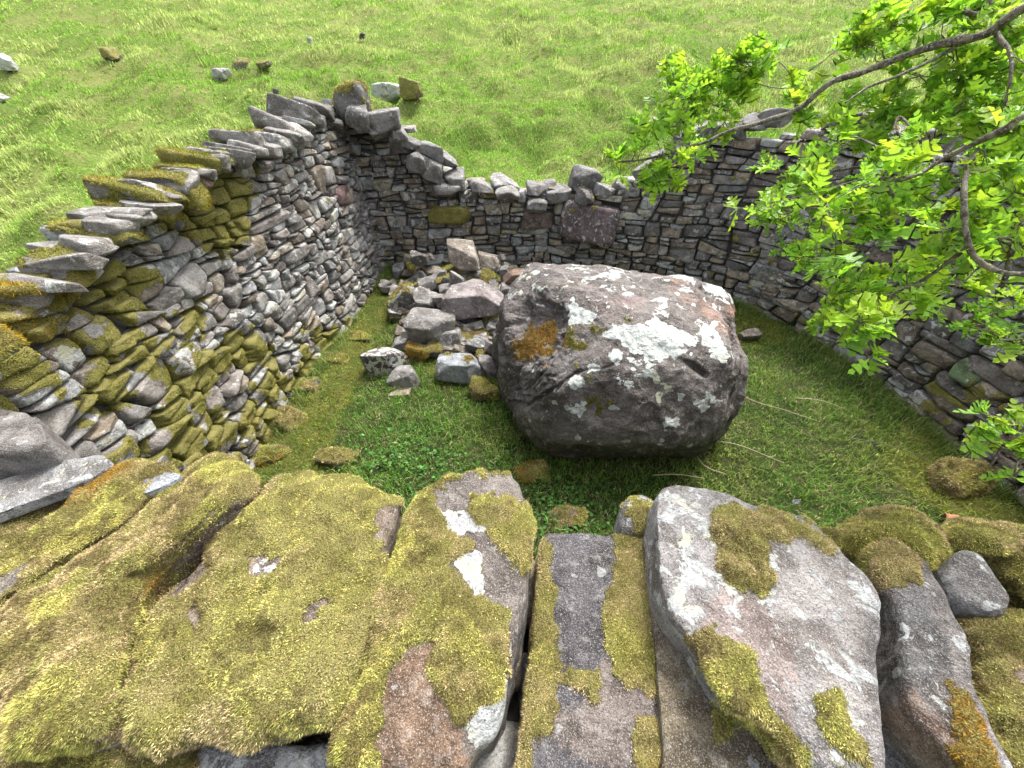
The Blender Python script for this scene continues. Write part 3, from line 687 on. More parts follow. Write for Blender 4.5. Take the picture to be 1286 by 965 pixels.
S('coping_stone', [(-150, 800), (-60, 745), (0, 712), (25, 680), (60, 650), (90, 630), (110, 600), (142, 588), (175, 580), (208, 583), (232, 592), (230, 606), (196, 632), (160, 668), (118, 692), (75, 716), (45, 738), (10, 755), (-40, 790), (-140, 850)], 1.055, .03, .06, (.24, .21, .17), tilt=(.06, 0), moss_all=True, seed=4, yel=.75, rust=.05, centre=(80, 675), q=4.0, mossT=.012,
  bare_polys=[[(-100, 760), (0, 712), (28, 706), (20, 730), (0, 745), (-80, 790)]], label='long yellow mossed stone running down to the left edge')
S('coping_stone', [(176, 609), (190, 598), (205, 592), (228, 597), (222, 605), (206, 613), (180, 622)], 1.085, .006, .022, (.42, .46, .50), q=8, seed=5, noise=.003, lich=.25, spokes=90, rings=30, label='small pale blue slate chip poking out of the moss')
S('coping_stone', [(-130, 930), (-90, 840), (-30, 790), (20, 757), (60, 735), (110, 705), (165, 665), (205, 635), (235, 605), (262, 584), (300, 584), (318, 600), (330, 620), (328, 640), (300, 662), (258, 692), (215, 728), (190, 770), (168, 830), (165, 900), (158, 930), (100, 950), (60, 948), (0, 905), (-50, 950), (-120, 990)], 1.0, .085, .20, TAN, tilt=(.16, .0), moss_all=True, seed=6, yel=.3, rust=.12, centre=(110, 790), q=3.0, mossT=.02,
  bare_polys=[[(272, 645), (300, 632), (326, 628), (318, 650), (280, 672), (240, 700), (222, 705)]], noise=.022, mdens=420000, label='huge mossed stone with tan and yellow moss, second big one from the left')
S('coping_stone', [(330, 640), (345, 618), (380, 606), (420, 612), (450, 610), (478, 628), (498, 640), (512, 640), (510, 668), (498, 720), (482, 780), (462, 850), (445, 915), (400, 925), (350, 938), (260, 945), (200, 945), (160, 932), (145, 880), (158, 820), (190, 765), (230, 720), (275, 680), (310, 655)], .985, .085, .22, TAN, tilt=(.16, 0), moss_all=True, seed=7, yel=.62, rust=.0, centre=(330, 780), q=3.0, mossT=.020,
  bare_polys=[[(478, 655), (495, 640), (512, 640), (508, 680), (498, 700), (480, 700), (474, 690)], [(316, 708), (336, 698), (356, 704), (352, 718), (330, 726), (314, 722)], [(212, 748), (232, 718), (262, 700), (268, 694), (256, 714), (236, 738), (220, 758)], [(392, 770), (410, 755), (416, 762), (402, 784), (390, 786)], [(240, 775), (250, 762), (252, 778), (244, 800)]],
  ridge=[([(478, 640), (512, 636), (512, 690), (490, 740), (470, 700)], .02, 8)], noise=.022, mdens=170000, lich_polys=[([(316, 708), (336, 698), (356, 704), (352, 718), (330, 726), (314, 722)], .55)], label='huge central mossed stone, yellow on top with brown drooping moss')
S('coping_stone', [(526, 640), (552, 618), (580, 606), (608, 604), (645, 608), (660, 625), (668, 665), (672, 720), (664, 790), (650, 860), (638, 915), (622, 945), (600, 962), (580, 1000), (520, 1000), (470, 985), (430, 960), (436, 930), (452, 890), (468, 840), (482, 790), (500, 720), (512, 670)], .985, .10, .26, (.20, .17, .15), moss_all=True, seed=8, yel=.72, rust=.0, centre=(570, 790), q=5, mossT=.014,
  bare_polys=[[(548, 618), (580, 600), (665, 600), (672, 625), (640, 616), (590, 618), (584, 640), (612, 655), (620, 680), (640, 708), (662, 715), (690, 715), (690, 900), (650, 1010), (560, 1010), (575, 960), (590, 900), (620, 880), (642, 840), (640, 760), (600, 740), (578, 722), (570, 700), (600, 690), (590, 668), (560, 655)],
              [(478, 960), (482, 880), (478, 880), (490, 842), (510, 820), (535, 806), (550, 812), (528, 836), (545, 868), (560, 905), (590, 915), (610, 1010), (500, 1010)]],
  tintpolys=[([(470, 1010), (476, 870), (490, 835), (520, 805), (560, 800), (575, 900), (610, 1010)], (.27, .175, .11))],
  lich_polys=[([(552, 640), (590, 640), (618, 655), (612, 665), (575, 662), (556, 655)], .75), ([(572, 700), (600, 690), (610, 715), (606, 760), (585, 778), (570, 755), (590, 735)], .75), ([(585, 880), (610, 885), (640, 840), (632, 930), (600, 950), (590, 910)], .6), ([(600, 620), (690, 620), (690, 900), (640, 900), (655, 760), (640, 700)], .36)], noise=.014, label='tall mossed stone with white lichen beside the narrow flat slab')
S('coping_stone', [(682, 676), (706, 671), (740, 671), (775, 673), (800, 676), (815, 700), (822, 780), (835, 870), (845, 960), (850, 1012), (650, 1012), (654, 940), (662, 860), (672, 780), (678, 720)], .945, .012, .22, (.095, .088, .095), q=9, seed=9, noise=.006, lich=.18,
  moss_polys=[[(672, 690), (690, 682), (694, 760), (700, 850), (696, 915), (672, 915), (660, 1010), (640, 1010), (660, 850)], [(772, 668), (830, 668), (840, 800), (832, 885), (800, 860), (780, 845), (762, 810), (762, 760), (770, 710)], [(698, 848), (740, 850), (748, 842), (746, 880), (716, 860)], [(795, 905), (830, 900), (860, 1012), (800, 1012)]],
  tintpolys=[([(735, 880), (750, 815), (790, 830), (830, 880), (850, 960), (720, 960), (690, 900)], (.20, .165, .145))], mossT=.010, yel=.35, rust=0, centre=(750, 840), label='narrow dark purple grey slab set low between two tall stones')
S('coping_stone', [(776, 640), (790, 628), (808, 626), (822, 640), (824, 672), (800, 682), (776, 672)], .93, .04, .2, (.24, .235, .23), seed=10, noise=.008, spokes=110, rings=44, moss_polys=[[(790, 632), (826, 628), (826, 700), (800, 690), (800, 660), (786, 648)]], lich=.4, yel=.8, mossT=.01, label='small grey stone tucked behind the tall pale stone')
S('coping_stone', [(816, 740), (840, 770), (870, 815), (905, 875), (955, 920), (1010, 970), (1030, 1012), (838, 1012), (830, 940), (820, 860)], .97, .02, .22, (.19, .155, .095), q=7, seed=11, noise=.010, lich=.17, centre=(880, 930), label='olive brown ledge stone under the tall pale stone',
  moss_polys=[[(890, 880), (915, 885), (930, 920), (905, 935), (895, 910)]], yel=.3, mossT=.006)
S('coping_stone', [(816, 640), (822, 622), (850, 616), (895, 624), (940, 642), (985, 655), (1020, 675), (1048, 706), (1078, 736), (1092, 770), (1094, 830), (1094, 900), (1092, 1012), (1030, 1012), (1000, 968), (952, 916), (905, 880), (868, 822), (838, 790), (822, 750), (815, 690)], 1.045, .06, .13, (.30, .285, .28), q=8, seed=12, noise=.013, lich=.36, centre=(960, 790),
  moss_polys=[[(890, 645), (915, 632), (960, 640), (1010, 655), (1050, 690), (1040, 700), (1012, 672), (985, 680), (960, 672), (972, 720), (955, 748), (925, 745), (900, 712), (905, 680)], [(866, 792), (900, 790), (940, 825), (955, 870), (985, 910), (1020, 940), (1020, 1005), (990, 968), (940, 912), (905, 882)], [(1030, 872), (1050, 866), (1070, 900), (1092, 930), (1092, 975), (1060, 950), (1032, 915)]],
  lich_polys=[([(815, 615), (895, 615), (905, 690), (930, 750), (860, 790), (815, 750)], .45)],
  tintpolys=[([(900, 740), (960, 760), (1000, 800), (1000, 960), (930, 860), (880, 790)], (.33, .27, .25)), ([(980, 690), (1060, 720), (1094, 780), (1094, 960), (1030, 860), (980, 760)], (.36, .335, .32))], mossT=.020, yel=.6, rust=.0, mdens=420000, label='tall pale pinkish stone with white lichen and two moss patches, the biggest bare stone')
S('coping_stone', [(1085, 700), (1110, 690), (1140, 690), (1160, 720), (1180, 770), (1204, 820), (1212, 880), (1240, 960), (1260, 1012), (1210, 1012), (1170, 960), (1122, 905), (1112, 850), (1106, 790), (1094, 740)], 1.0, .06, .2, (.22, .20, .19), q=5.5, seed=13, noise=.012, lich=.30, centre=(1155, 830),
  moss_polys=[[(1070, 690), (1100, 680), (1150, 690), (1150, 735), (1120, 740), (1095, 745)], [(1190, 860), (1215, 870), (1260, 1012), (1240, 1012), (1200, 940)]], tintpolys=[([(1112, 890), (1150, 860), (1200, 930), (1230, 1012), (1180, 1000)], (.30, .21, .16)), ([(1110, 760), (1150, 740), (1195, 800), (1200, 860), (1130, 850)], (.13, .125, .125))], yel=.3, rust=.5, mossT=.018, label='leaning grey and tan stone capped with rusty moss')
S('coping_stone', [(1170, 712), (1185, 698), (1208, 696), (1232, 722), (1262, 764), (1258, 785), (1225, 780), (1190, 765), (1174, 740)], 1.03, .05, .2, (.25, .24, .235), q=3.4, seed=14, noise=.008, lich=.33, spokes=140, rings=50, label='small rounded grey stone framed by moss at the right')
S('coping_stone', [(1010, 680), (1040, 668), (1065, 650), (1095, 638), (1130, 645), (1160, 664), (1180, 690), (1168, 720), (1150, 730), (1120, 710), (1090, 715), (1060, 700)], .97, .08, .2, TAN, moss_all=True, seed=15, yel=.85, rust=.2, q=2.2, noise=.014, label='olive mossed mound between the pale stone and the right ridge', mossT=.02)
S('coping_stone', [(1160, 680), (1185, 662), (1215, 660), (1260, 672), (1320, 665), (1420, 700), (1420, 800), (1320, 780), (1262, 740), (1225, 705), (1190, 700)], .97, .09, .22, TAN, moss_all=True, seed=16, yel=.85, rust=0, q=2.2, noise=.016, label='long olive mossed ridge at the far right', mossT=.02)
S('coping_stone', [(1180, 790), (1200, 768), (1240, 775), (1290, 780), (1420, 830), (1440, 1012), (1260, 1012), (1225, 920), (1200, 840)], .97, .08, .25, TAN, moss_all=True, seed=17, yel=.75, rust=.2, q=2.4, noise=.018, bare_polys=[[(1272, 846), (1292, 838), (1300, 866), (1280, 868)]], label='olive and rusty mossed stone in the bottom right corner', mossT=.022)
S('coping_stone', [(250, 940), (330, 935), (420, 930), (480, 950), (520, 1000), (500, 1030), (260, 1030)], .90, .04, .2, (.27, .28, .29), seed=18, lich=.5, noise=.016, q=4, label='pale bluish grey stone under the central mossed stone')
S('coping_stone', [(-60, 930), (20, 920), (120, 935), (230, 940), (260, 980), (240, 1030), (-80, 1030)], .90, .05, .2, TAN, moss_all=True, seed=19, yel=.4, noise=.016, label='green mossed stone in the bottom left corner')
S('coping_stone', [(1060, 905), (1110, 890), (1150, 930), (1180, 975), (1160, 1020), (1070, 1020)], .88, .04, .2, (.12, .125, .13), seed=20, lich=.2, noise=.016, q=4, spokes=120, rings=44, label='dark stone in the gap below the leaning stone')
S('coping_stone', [(-60, 560), (-20, 525), (40, 517), (70, 530), (78, 552), (60, 572), (0, 582), (-50, 582)], 1.14, .05, .2, (.25, .235, .225), seed=21, lich=.2, noise=.016, q=4, spokes=140, rings=50, label='rounded grey stone where the near wall meets the left wall')
# capping out of view on either side
for k, (x, y) in enumerate([(-1.75, .35), (1.75, .3), (2.15, .33), (2.6, .3), (3.0, .32)]):
    slab(nw, 'coping_stone', (x, y, .93), (.42, .62, .3), rot(0, 0, r.normal(0, .1)), r, np.array([.2, .19, .18]), .3, .7)

# ================================================================== GROUND
def outside_h(x, y):
    s = np.log1p(np.exp(np.clip((y - 3.2) * 2.0, -40, 40))) / 2.0
    h = .28 + .245 * s + .02 * np.abs(x) * sstep(2, 12, y)
    h = h + .10 * fbm2(x, y, .35, 3, 5) * sstep(4.5, 9, np.hypot(x, y)) + .5 * fbm2(x, y, .06, 2, 6) * sstep(10, 30, y) + .42 * fbm2(x, y, 1.2, 3, 8) * sstep(4.8, 6.5, np.hypot(x, y))
    return h
INP = np.array([(p[0], p[1]) for p in LEFT] + [(p[0], p[1]) for p in BACK[1:]] + [(p[0], p[1]) for p in RIGHT[1:]])
def ground_h(x, y):
    sd = sdpoly(x, y, INP); ins = sstep(-.5, -.18, sd)
    hin = .02 * fbm2(x, y, 2.2, 4, 3) + .015 * fbm2(x, y, 7, 3, 4)
    hin = hin + .20 * np.exp(-(((x + .65) / .7) ** 2 + ((y - 4.3) / .7) ** 2)) * 1.1 + .05 * np.exp(-(((x + .3) / .45) ** 2 + ((y - 3.05) / .45) ** 2)) + .05 * np.exp(-((x + 1.6) / .22) ** 2)
    hin = hin + .06 * np.exp(-(((x - 2.75) / .4) ** 2 + ((y - 1.2) / .5) ** 2))
    return hin * ins + outside_h(x, y) * (1 - ins), ins
def axis(lo, hi, fine, n):
    a = np.linspace(-1, 1, n); return a
gx = np.unique(np.r_[np.arange(-3, 4, .04), -3 - np.geomspace(.06, 400, 110), 4 + np.geomspace(.06, 400, 110)])
gy = np.unique(np.r_[np.arange(-.6, 6, .04), 6 + np.geomspace(.06, 500, 150), -.6 - np.geomspace(.06, 100, 40)])
GX, GY = np.meshgrid(gx, gy); x, y = GX.ravel(), GY.ravel(); gz, gin = ground_h(x, y)
nx, ny = len(gx), len(gy); I = (np.arange(ny - 1)[:, None] * nx + np.arange(nx - 1)[None]).ravel()
px, py = proj(np.stack([x, y, gz], -1))
def mossy_ground(x, y):
    d1 = np.exp(-(((x + .2) / .55) ** 2 + ((y - 2.75) / .5) ** 2)); d2 = np.exp(-((x + 1.55) / .28) ** 2); d3 = np.exp(-(((x + 1.0) / .5) ** 2 + ((y - 4.1) / .5) ** 2)); d4 = np.exp(-(((x - 2.4) / .5) ** 2 + ((y - 3.3) / .5) ** 2)) * .7
    d5 = np.exp(-(((x - 2.75) / .4) ** 2 + ((y - 1.4) / .5) ** 2)) * .9
    return np.clip(np.maximum.reduce([d1, d2, d3, d4, d5]) + .3 * fbm2(x, y, 3, 3, 15), 0, 1)
build('ground', np.stack([x, y, gz], -1), np.stack([I, I + 1, I + 1 + nx, I + nx], -1), M_ground, None, {'inside': gin, 'mossy': mossy_ground(x, y)}, kind='structure')

# ---- grass blades (nobody could count them)
def blades(x, y, z, L, wd, C, r, bend=.5, up=1.0):
    n = len(x); a = r.uniform(0, 2 * PI, n); d = np.stack([np.cos(a), np.sin(a), np.zeros(n)], 1)
    side = np.stack([-np.sin(a + r.normal(0, .5, n)), np.cos(a), np.zeros(n)], 1) * (wd / 2)[:, None]
    P = np.stack([x, y, z], 1); k = (r.uniform(.15, 1.0, n) * bend)[:, None]; L = L[:, None]
    m = P + d * L * .25 * k + np.array([0, 0, 1]) * L * .55 * up; t = P + d * L * (.95 * k) + np.array([0, 0, 1]) * L * (1 - .5 * k) * up
    V = np.stack([P - side, P + side, m - side * .8, m + side * .8, t], 1).reshape(-1, 3)
    b = np.arange(n)[:, None] * 5; T = np.concatenate([b + np.array([0, 1, 3]), b + np.array([0, 3, 2]), b + np.array([2, 3, 4])])
    return V, T, np.repeat(C, 5, 0)
r = np.random.RandomState(21)
n = 190000; x = r.uniform(-1.9, 3.2, n); y = r.uniform(.7, 4.75, n)
cl = fbm2(x, y, 9, 3, 33); mg = mossy_ground(x, y)
keep = (sdpoly(x, y, INP) > -.06) & (r.rand(n) < (.55 + .6 * cl) * (1 - .72 * mg) + .12); x, y, cl, mg = x[keep], y[keep], cl[keep], mg[keep]; n = len(x)
z, _ = ground_h(x, y)
hh = (.045 + .03 * cl + .03 * fbm2(x, y, 2, 2, 35)) * r.uniform(.5, 1.4, n) * (1 - .55 * mg)
G1 = np.array([.13, .27, .045]); G2 = np.array([.28, .36, .08]); ST = np.array([.36, .33, .17])
w = sstep(-.4, .5, fbm2(x, y, 1.6, 3, 36) + .25 * sstep(1.5, -.8, x) * 0)[:, None]
C = G1 * (1 - w) + G2 * w; s = (r.rand(n) < .16 + .15 * sstep(.0, .5, fbm2(x, y, 2.5, 2, 38)))[:, None]; C = np.where(s, ST, C) * r.lognormal(0, .3, (n, 1))
C = C * (1 - .35 * 0) ; C = C * (1 - mg[:, None] * .5) + np.array([.20, .19, .03]) * mg[:, None] * .5 * r.lognormal(0, .3, (n, 1))
V, T, C = blades(x, y, z, np.clip(hh, .012, None), r.uniform(.0025, .005, n), C, r, bend=1.1)
build('grass', V, T, M_grass, None, {'bcol': C}, smooth=False, label='dark green grass covering the floor inside the walls', cat='grass', kind='stuff')
n = 9000; k_ = r.randint(0, 3, n); pth = [P_left, P_back, P_right]; xs, ys = np.zeros(n), np.zeros(n)
for i_, pp in enumerate(pth):
    m_ = k_ == i_; uu = r.uniform(0, pp.L, m_.sum()); b_ = pp.base(uu); t_, o_ = pp.frame(uu); q_ = b_ - o_ * np.abs(r.normal(.03, .06, m_.sum()))[:, None]; xs[m_], ys[m_] = q_[:, 0], q_[:, 1]
zs, _ = ground_h(xs, ys); cc_ = fbm2(xs, ys, 4, 2, 301); m_ = cc_ > -.15; xs, ys, zs, n = xs[m_], ys[m_], zs[m_], int(m_.sum())
V, T, C = blades(xs, ys, zs, r.uniform(.05, .13, n), r.uniform(.003, .005, n), (np.array([.13, .22, .05]) + r.rand(n, 1) * np.array([.16, .12, .06])) * r.lognormal(0, .25, (n, 1)), r, bend=1.0)
build('grass', V, T, M_grass, None, {'bcol': C}, smooth=False, label='longer grass tufts along the feet of the walls', cat='grass', kind='stuff')
# moss carpet fibres on the pound floor
n = 60000; x = r.uniform(-1.8, 3.1, n); y = r.uniform(.8, 4.7, n); mg = mossy_ground(x, y); k = (mg > .45) & (sdpoly(x, y, INP) > -.05); x, y = x[k], y[k]; n = len(x); z, _ = ground_h(x, y)
V, T, C = blades(x, y, z - .002, r.uniform(.012, .03, n), r.uniform(.004, .007, n), olive_color(np.stack([x, y, z], 1), r, n) * np.array([.62, .85, .8]), r, bend=1.3)
build('moss', V, T, M_moss, None, {'bcol': C}, smooth=False, label='yellow green moss carpet between the grass and the fallen stones', cat='moss', kind='stuff')
# broad-leaved clover patch
n = 900; cc = at_z(np.array([470., 520., 555., 690., 730.]), np.array([585., 560., 600., 640., 655.]), np.zeros(5)); i = r.randint(0, 5, n)
x = cc[i, 0] + r.normal(0, .17, n); y = cc[i, 1] + r.normal(0, .11, n); k = (sdpoly(x, y, INP) > .05); x, y = x[k], y[k]; n = len(x); z, _ = ground_h(x, y)
acc = []
z = z + r.uniform(.015, .05, n); rad = r.uniform(.006, .011, n); nt = np.stack([r.normal(0, .35, n), r.normal(0, .35, n), np.ones(n)], 1); a0 = r.uniform(0, 6, n)
P = np.stack([x, y, z], 1); ux = np.stack([np.cos(a0), np.sin(a0), -nt[:, 0] * np.cos(a0) - nt[:, 1] * np.sin(a0)], 1); uy = np.stack([-np.sin(a0), np.cos(a0), nt[:, 0] * np.sin(a0) - nt[:, 1] * np.cos(a0)], 1)
V = np.stack([P + (ux * math.cos(q) + uy * math.sin(q)) * rad[:, None] for q in np.linspace(0, 2 * PI, 6, endpoint=False)], 1).reshape(-1, 3)
b = np.arange(n)[:, None] * 6; T = np.concatenate([b + np.array(q) for q in ((0, 1, 2), (0, 2, 3), (0, 3, 4), (0, 4, 5))])
C = np.repeat(np.array([.08, .19, .05]) * r.lognormal(0, .3, (n, 1)), 6, 0)
build('clover', V, T, M_grass, None, {'bcol': C}, smooth=False, label='small-leaved clover patch in the grass behind the mossed coping', cat='clover', kind='stuff')
# pasture outside
n = 560000; th = r.uniform(-66, 64, n) * PI / 180; rr = 3.0 * np.exp(r.uniform(0, math.log(11), n)); x = rr * np.sin(th); y = rr * np.cos(th)
k = (sdpoly(x, y, INP) < -.55) & (y > .3); x, y, rr = x[k], y[k], rr[k]; n = len(x); z, _ = ground_h(x, y)
t1 = fbm2(x, y, 1.8, 4, 43); t2 = fbm2(x, y, .45, 3, 44); t3 = fbm2(x, y, 7, 3, 45)
tuft = sstep(.06, .3, t1 * .7 + t3 * .5 + .25 * t2)
L = (.022 + .045 * tuft + .02 * (t3 > 0)) * r.uniform(.6, 1.5, n) * (1 + rr * .02)
wd = .0022 * (1 + rr * .5) * r.uniform(.6, 1.3, n)
# greener trodden band across the slope
ban = (sstep(.9, .0, np.abs(y - (10.5 + .25 * x + .8 * fbm2(x, y, .2, 2, 46)))) + sstep(.7, .0, np.abs(y - (8.2 - .35 * x + .6 * fbm2(x, y, .25, 2, 48)))) + sstep(1.2, .0, np.abs(y - (15.5 - .2 * x + fbm2(x, y, .2, 2, 49))))) * .9
Ca = np.array([.25, .42, .07]); Cb = np.array([.43, .53, .16]); Cc = np.array([.54, .54, .26])
w = sstep(-.2, .25, t1 + .6 * t2 - ban * .8)[:, None]; C = Ca * (1 - w) + Cb * w
s = (r.rand(n) < .03 + .16 * sstep(.06, .40, t1 + .3 * t3 - ban * .8))[:, None]; C = np.where(s, Cc, C) * r.lognormal(0, .22, (n, 1))
V, T, C = blades(x, y, z, L, wd, C, r, bend=1.2)
build('pasture_grass', V, T, M_grass, None, {'bcol': C}, smooth=False, label='bright green tussocky pasture grass on the slope beyond the walls', cat='grass', kind='stuff')

# ================================================================== THE BIG BOULDER
r = np.random.RandomState(31)
bc = np.array([.775, 2.36, .49]); half = np.array([.93, 1.05, .54])
def pl(n, d): n = np.array(n, float); l = np.linalg.norm(n); return n / l, d
PL = [pl((0, 0, 1), .46), pl((.10, .30, 1), .45), pl((-.06, -.46, 1), .63), pl((.12, -.28, 1), .57), pl((.10, -1, .42), .87), pl((-.35, -1, .5), .92), pl((0, -1, -.40), .915), pl((.25, -1, -.38), .97), pl((-1, -.1, .1), .89), pl((-1, -.55, .25), .88), pl((-.75, -1, -.15), 1.02), pl((-.6, -.3, 1), .62),
      pl((1, -.1, .15), .745), pl((.8, -1, .1), .89), pl((.50, .05, 1), .565), pl((1, -.35, .9), .73), pl((.55, 1, .5), .72), pl((-.4, 1, .5), .74), pl((0, 0, -1), .50), pl((-1, .7, .3), .84), pl((.9, -.7, -.8), .94), pl((-.8, -.4, -.9), .92), pl((1, .6, .3), .84)]
N = np.array([a for a, b in PL]); D = np.array([b for a, b in PL])
X, T = gauge_shape(half, N, D, 7, 42)
nn = X / np.linalg.norm(X, axis=1)[:, None]
# knob at the right rear
kd = X - np.array([.72, .12, .08]); kk = np.exp(-(kd ** 2).sum(1) / .045); X = X + np.array([.10, .05, .09]) * kk[:, None]
gro = X - np.array([.50, .20, .38]); X = X - nn * (.035 * np.exp(-((gro[:, 0] + .3 * gro[:, 1]) ** 2) / .004 - (gro[:, 1] ** 2) / .06))[:, None]
X = X + nn * (.060 * fbm(X, 2.2, 3, 81) + .022 * fbm(X, 7, 5, 82) - .05 * np.abs(fbm(X, 3.4, 4, 83)) + .008 * fbm(X, 26, 4, 84))[:, None]
P = X + bc; px, py = proj(P); vis = vnorm(X, T)
# the broken hollow at its left end, with layered splits below it
def bpx(x, y): return 600 + x * 350 / 1165, 310 + y * 290 / 965
def bp(*pts): return [bpx(*q) for q in pts]
jx, jy = 15 * fbm(P, 11, 5, 91, .65), 15 * fbm(P, 11, 5, 92, .65)
hollow = bp((110, 330), (180, 260), (270, 225), (350, 260), (360, 330), (330, 420), (290, 480), (200, 500), (120, 470))
camside = (vis * (np.array([0, 0, CAMZ]) - P)).sum(1) > 0
hs = sstep(-8, 14, sdpoly(px + jx, py + jy, hollow)) * camside
X = X - nn * (.085 * hs)[:, None]
split = bp((130, 480), (300, 470), (400, 430), (420, 520), (300, 600), (180, 690), (115, 660))
ss = sstep(-6, 10, sdpoly(px, py, split)) * camside
lay = np.abs(((px - py * 0 + 0) * .55 + py * .83 + 22 * fbm(P, 5, 4, 93)) / 9.0 % 1 - .5) * 2
X = X - nn * (ss * (.015 + .02 * lay * (lay > .3) * (.5 + fbm(P, 6, 3, 99)) + .02 * fbm(P, 14, 4, 98)))[:, None]
crack = np.exp(-(sdpoly(px, py, bp((870, 480), (900, 485), (960, 535), (950, 545), (900, 510))) .clip(-20, 0) ** 2) / 3) * camside
X = X - nn * (.03 * crack)[:, None]
def polyd(x, y, L_):
    d = np.full(len(x), 1e9)
    for i in range(len(L_) - 1):
        a_, b_ = np.array(L_[i]), np.array(L_[i + 1]); ab = b_ - a_; t_ = np.clip(((x - a_[0]) * ab[0] + (y - a_[1]) * ab[1]) / (ab @ ab), 0, 1); d = np.minimum(d, np.hypot(x - a_[0] - t_ * ab[0], y - a_[1] - t_ * ab[1]))
    return d
for L_, w_, dp in (([(120, 655), (200, 672), (330, 590), (420, 520)], 2.6, .035), ([(250, 225), (350, 255), (368, 330), (335, 430), (300, 475)], 2.4, .03), ([(70, 330), (118, 470), (108, 560), (120, 650)], 2.2, .025), ([(180, 480), (150, 560), (165, 640)], 2.0, .03), ([(300, 490), (200, 600)], 1.8, .02), ([(900, 150), (1000, 210), (1060, 330), (1085, 460)], 3.0, .022), ([(420, 520), (560, 500), (600, 455)], 1.4, .010)):
    X = X - nn * (dp * np.exp(-(polyd(px + jx * .25, py + jy * .25, bp(*L_)) / w_) ** 2) * camside)[:, None]
P = X + bc
li = np.full(len(P), .20) + .14 * sstep(.6, .95, P[:, 2])
LP = [(bp((520, 350), (570, 315), (640, 325), (740, 320), (850, 345), (900, 380), (890, 410), (820, 420), (830, 455), (760, 470), (700, 480), (660, 450), (600, 400), (540, 400)), .95), (bp((535, 440), (580, 425), (610, 460), (580, 495), (540, 475)), .95),
      (bp((360, 260), (420, 250), (490, 290), (480, 330), (400, 340), (365, 310)), .75), (bp((370, 355), (405, 350), (405, 385), (372, 385)), .9), (bp((395, 670), (430, 635), (455, 660), (440, 700), (400, 695)), 1), (bp((725, 530), (765, 530), (765, 570), (728, 570)), 1),
      (bp((450, 480), (510, 480), (500, 520), (455, 530)), .8), (bp((640, 470), (760, 490), (755, 525), (700, 555), (650, 530)), .62), (bp((735, 265), (790, 260), (810, 300), (740, 305)), .6), (bp((930, 330), (990, 340), (1040, 430), (1030, 490), (990, 480), (940, 400)), .65),
      (bp((740, 60), (800, 65), (900, 130), (860, 140), (760, 120)), .62), (bp((930, 150), (1080, 150), (1110, 240), (1080, 250), (980, 210)), .6), (bp((770, 730), (820, 722), (830, 745), (790, 757)), 1), (bp((910, 640), (955, 640), (955, 678), (915, 678)), 1), (bp((975, 605), (1005, 605), (1003, 643), (978, 643)), 1),
      (bp((385, 540), (440, 530), (445, 580), (390, 585)), .75), (bp((600, 575), (655, 570), (655, 600), (610, 600)), .8), (bp((770, 565), (815, 585), (810, 615), (770, 612)), .8), (bp((800, 420), (890, 430), (880, 460), (810, 470)), .7), (bp((540, 90), (610, 90), (610, 140), (545, 140)), .55), (bp((120, 180), (200, 175), (200, 200), (130, 215)), .6),
      (bp((300, 60), (640, 50), (620, 130), (200, 180)), .34), (bp((840, 605), (875, 605), (875, 635), (845, 630)), .8), (bp((565, 670), (595, 670), (595, 692), (567, 692)), .9), (bp((750, 625), (775, 622), (775, 655), (752, 655)), .9)]
for poly, v in LP: li = np.maximum(li, v * sstep(-4, 3, sdpoly(px + jx, py + jy, poly)) * camside)
sc = np.tile(np.array([.165, .142, .132]), (len(P), 1))
pk = [(bp((690, 70), (760, 70), (900, 150), (1000, 240), (1100, 260), (1110, 400), (1000, 360), (900, 270), (760, 130)), (.34, .20, .14)), (bp((420, 160), (520, 190), (700, 210), (680, 290), (560, 290), (430, 250)), (.25, .17, .16)), (bp((1050, 230), (1100, 240), (1090, 280), (1050, 270)), (.5, .22, .10))]
for poly, v in pk:
    w = (sstep(-8, 8, sdpoly(px + jx, py + jy, poly)) * sstep(-.4, .3, fbm(P, 9, 4, 96)) * .7 * camside)[:, None]; sc = sc * (1 - w) + np.array(v) * w
w = (sstep(.12, -.12, P[:, 2] - .32))[:, None] * .78; sc = sc * (1 - w) + np.array([.042, .042, .020]) * w      # underside shade painted into the colour, with green algae on the overhang
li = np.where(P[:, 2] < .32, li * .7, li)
w = (ss * .6)[:, None]; sc = sc * (1 - w) + np.array([.13, .12, .12]) * w
mp = [bp((115, 380), (170, 330), (290, 320), (300, 400), (280, 480), (200, 490), (120, 460)), bp((350, 430), (400, 350), (490, 320), (515, 350), (470, 400), (450, 440), (380, 470)), bp((450, 620), (530, 615), (580, 625), (575, 680), (480, 700), (445, 670)), bp((450, 530), (500, 510), (500, 560), (460, 585)), bp((580, 280), (620, 270), (625, 300), (590, 300))]
mo = np.zeros(len(P))
for k, poly in enumerate(mp): mo = np.maximum(mo, sstep(-5, 4, sdpoly(px + jx * 1.6, py + jy * 1.6, poly)) * sstep(-.22, .06, fbm(P, 18, 4, 97) + (.12 if k == 0 else .0)) * camside)
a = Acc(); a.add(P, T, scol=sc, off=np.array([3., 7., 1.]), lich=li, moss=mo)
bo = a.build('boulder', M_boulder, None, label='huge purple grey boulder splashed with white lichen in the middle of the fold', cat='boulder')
def bcolf(P_, r_, n_):
    x_, y_ = proj(P_); c = np.where((x_ < 712)[:, None] & (y_ < 470)[:, None], np.array([.30, .17, .05]), np.array([.15, .14, .03])); return c * r_.lognormal(0, .45, (n_, 1))
g = fibres((P, T, mo), 60000, .018, .004, bcolf, r, up=.5, maxn=40000)
build('moss', g[0], g[1], M_moss, bo, {'bcol': g[2]}, smooth=False, kind='stuff')

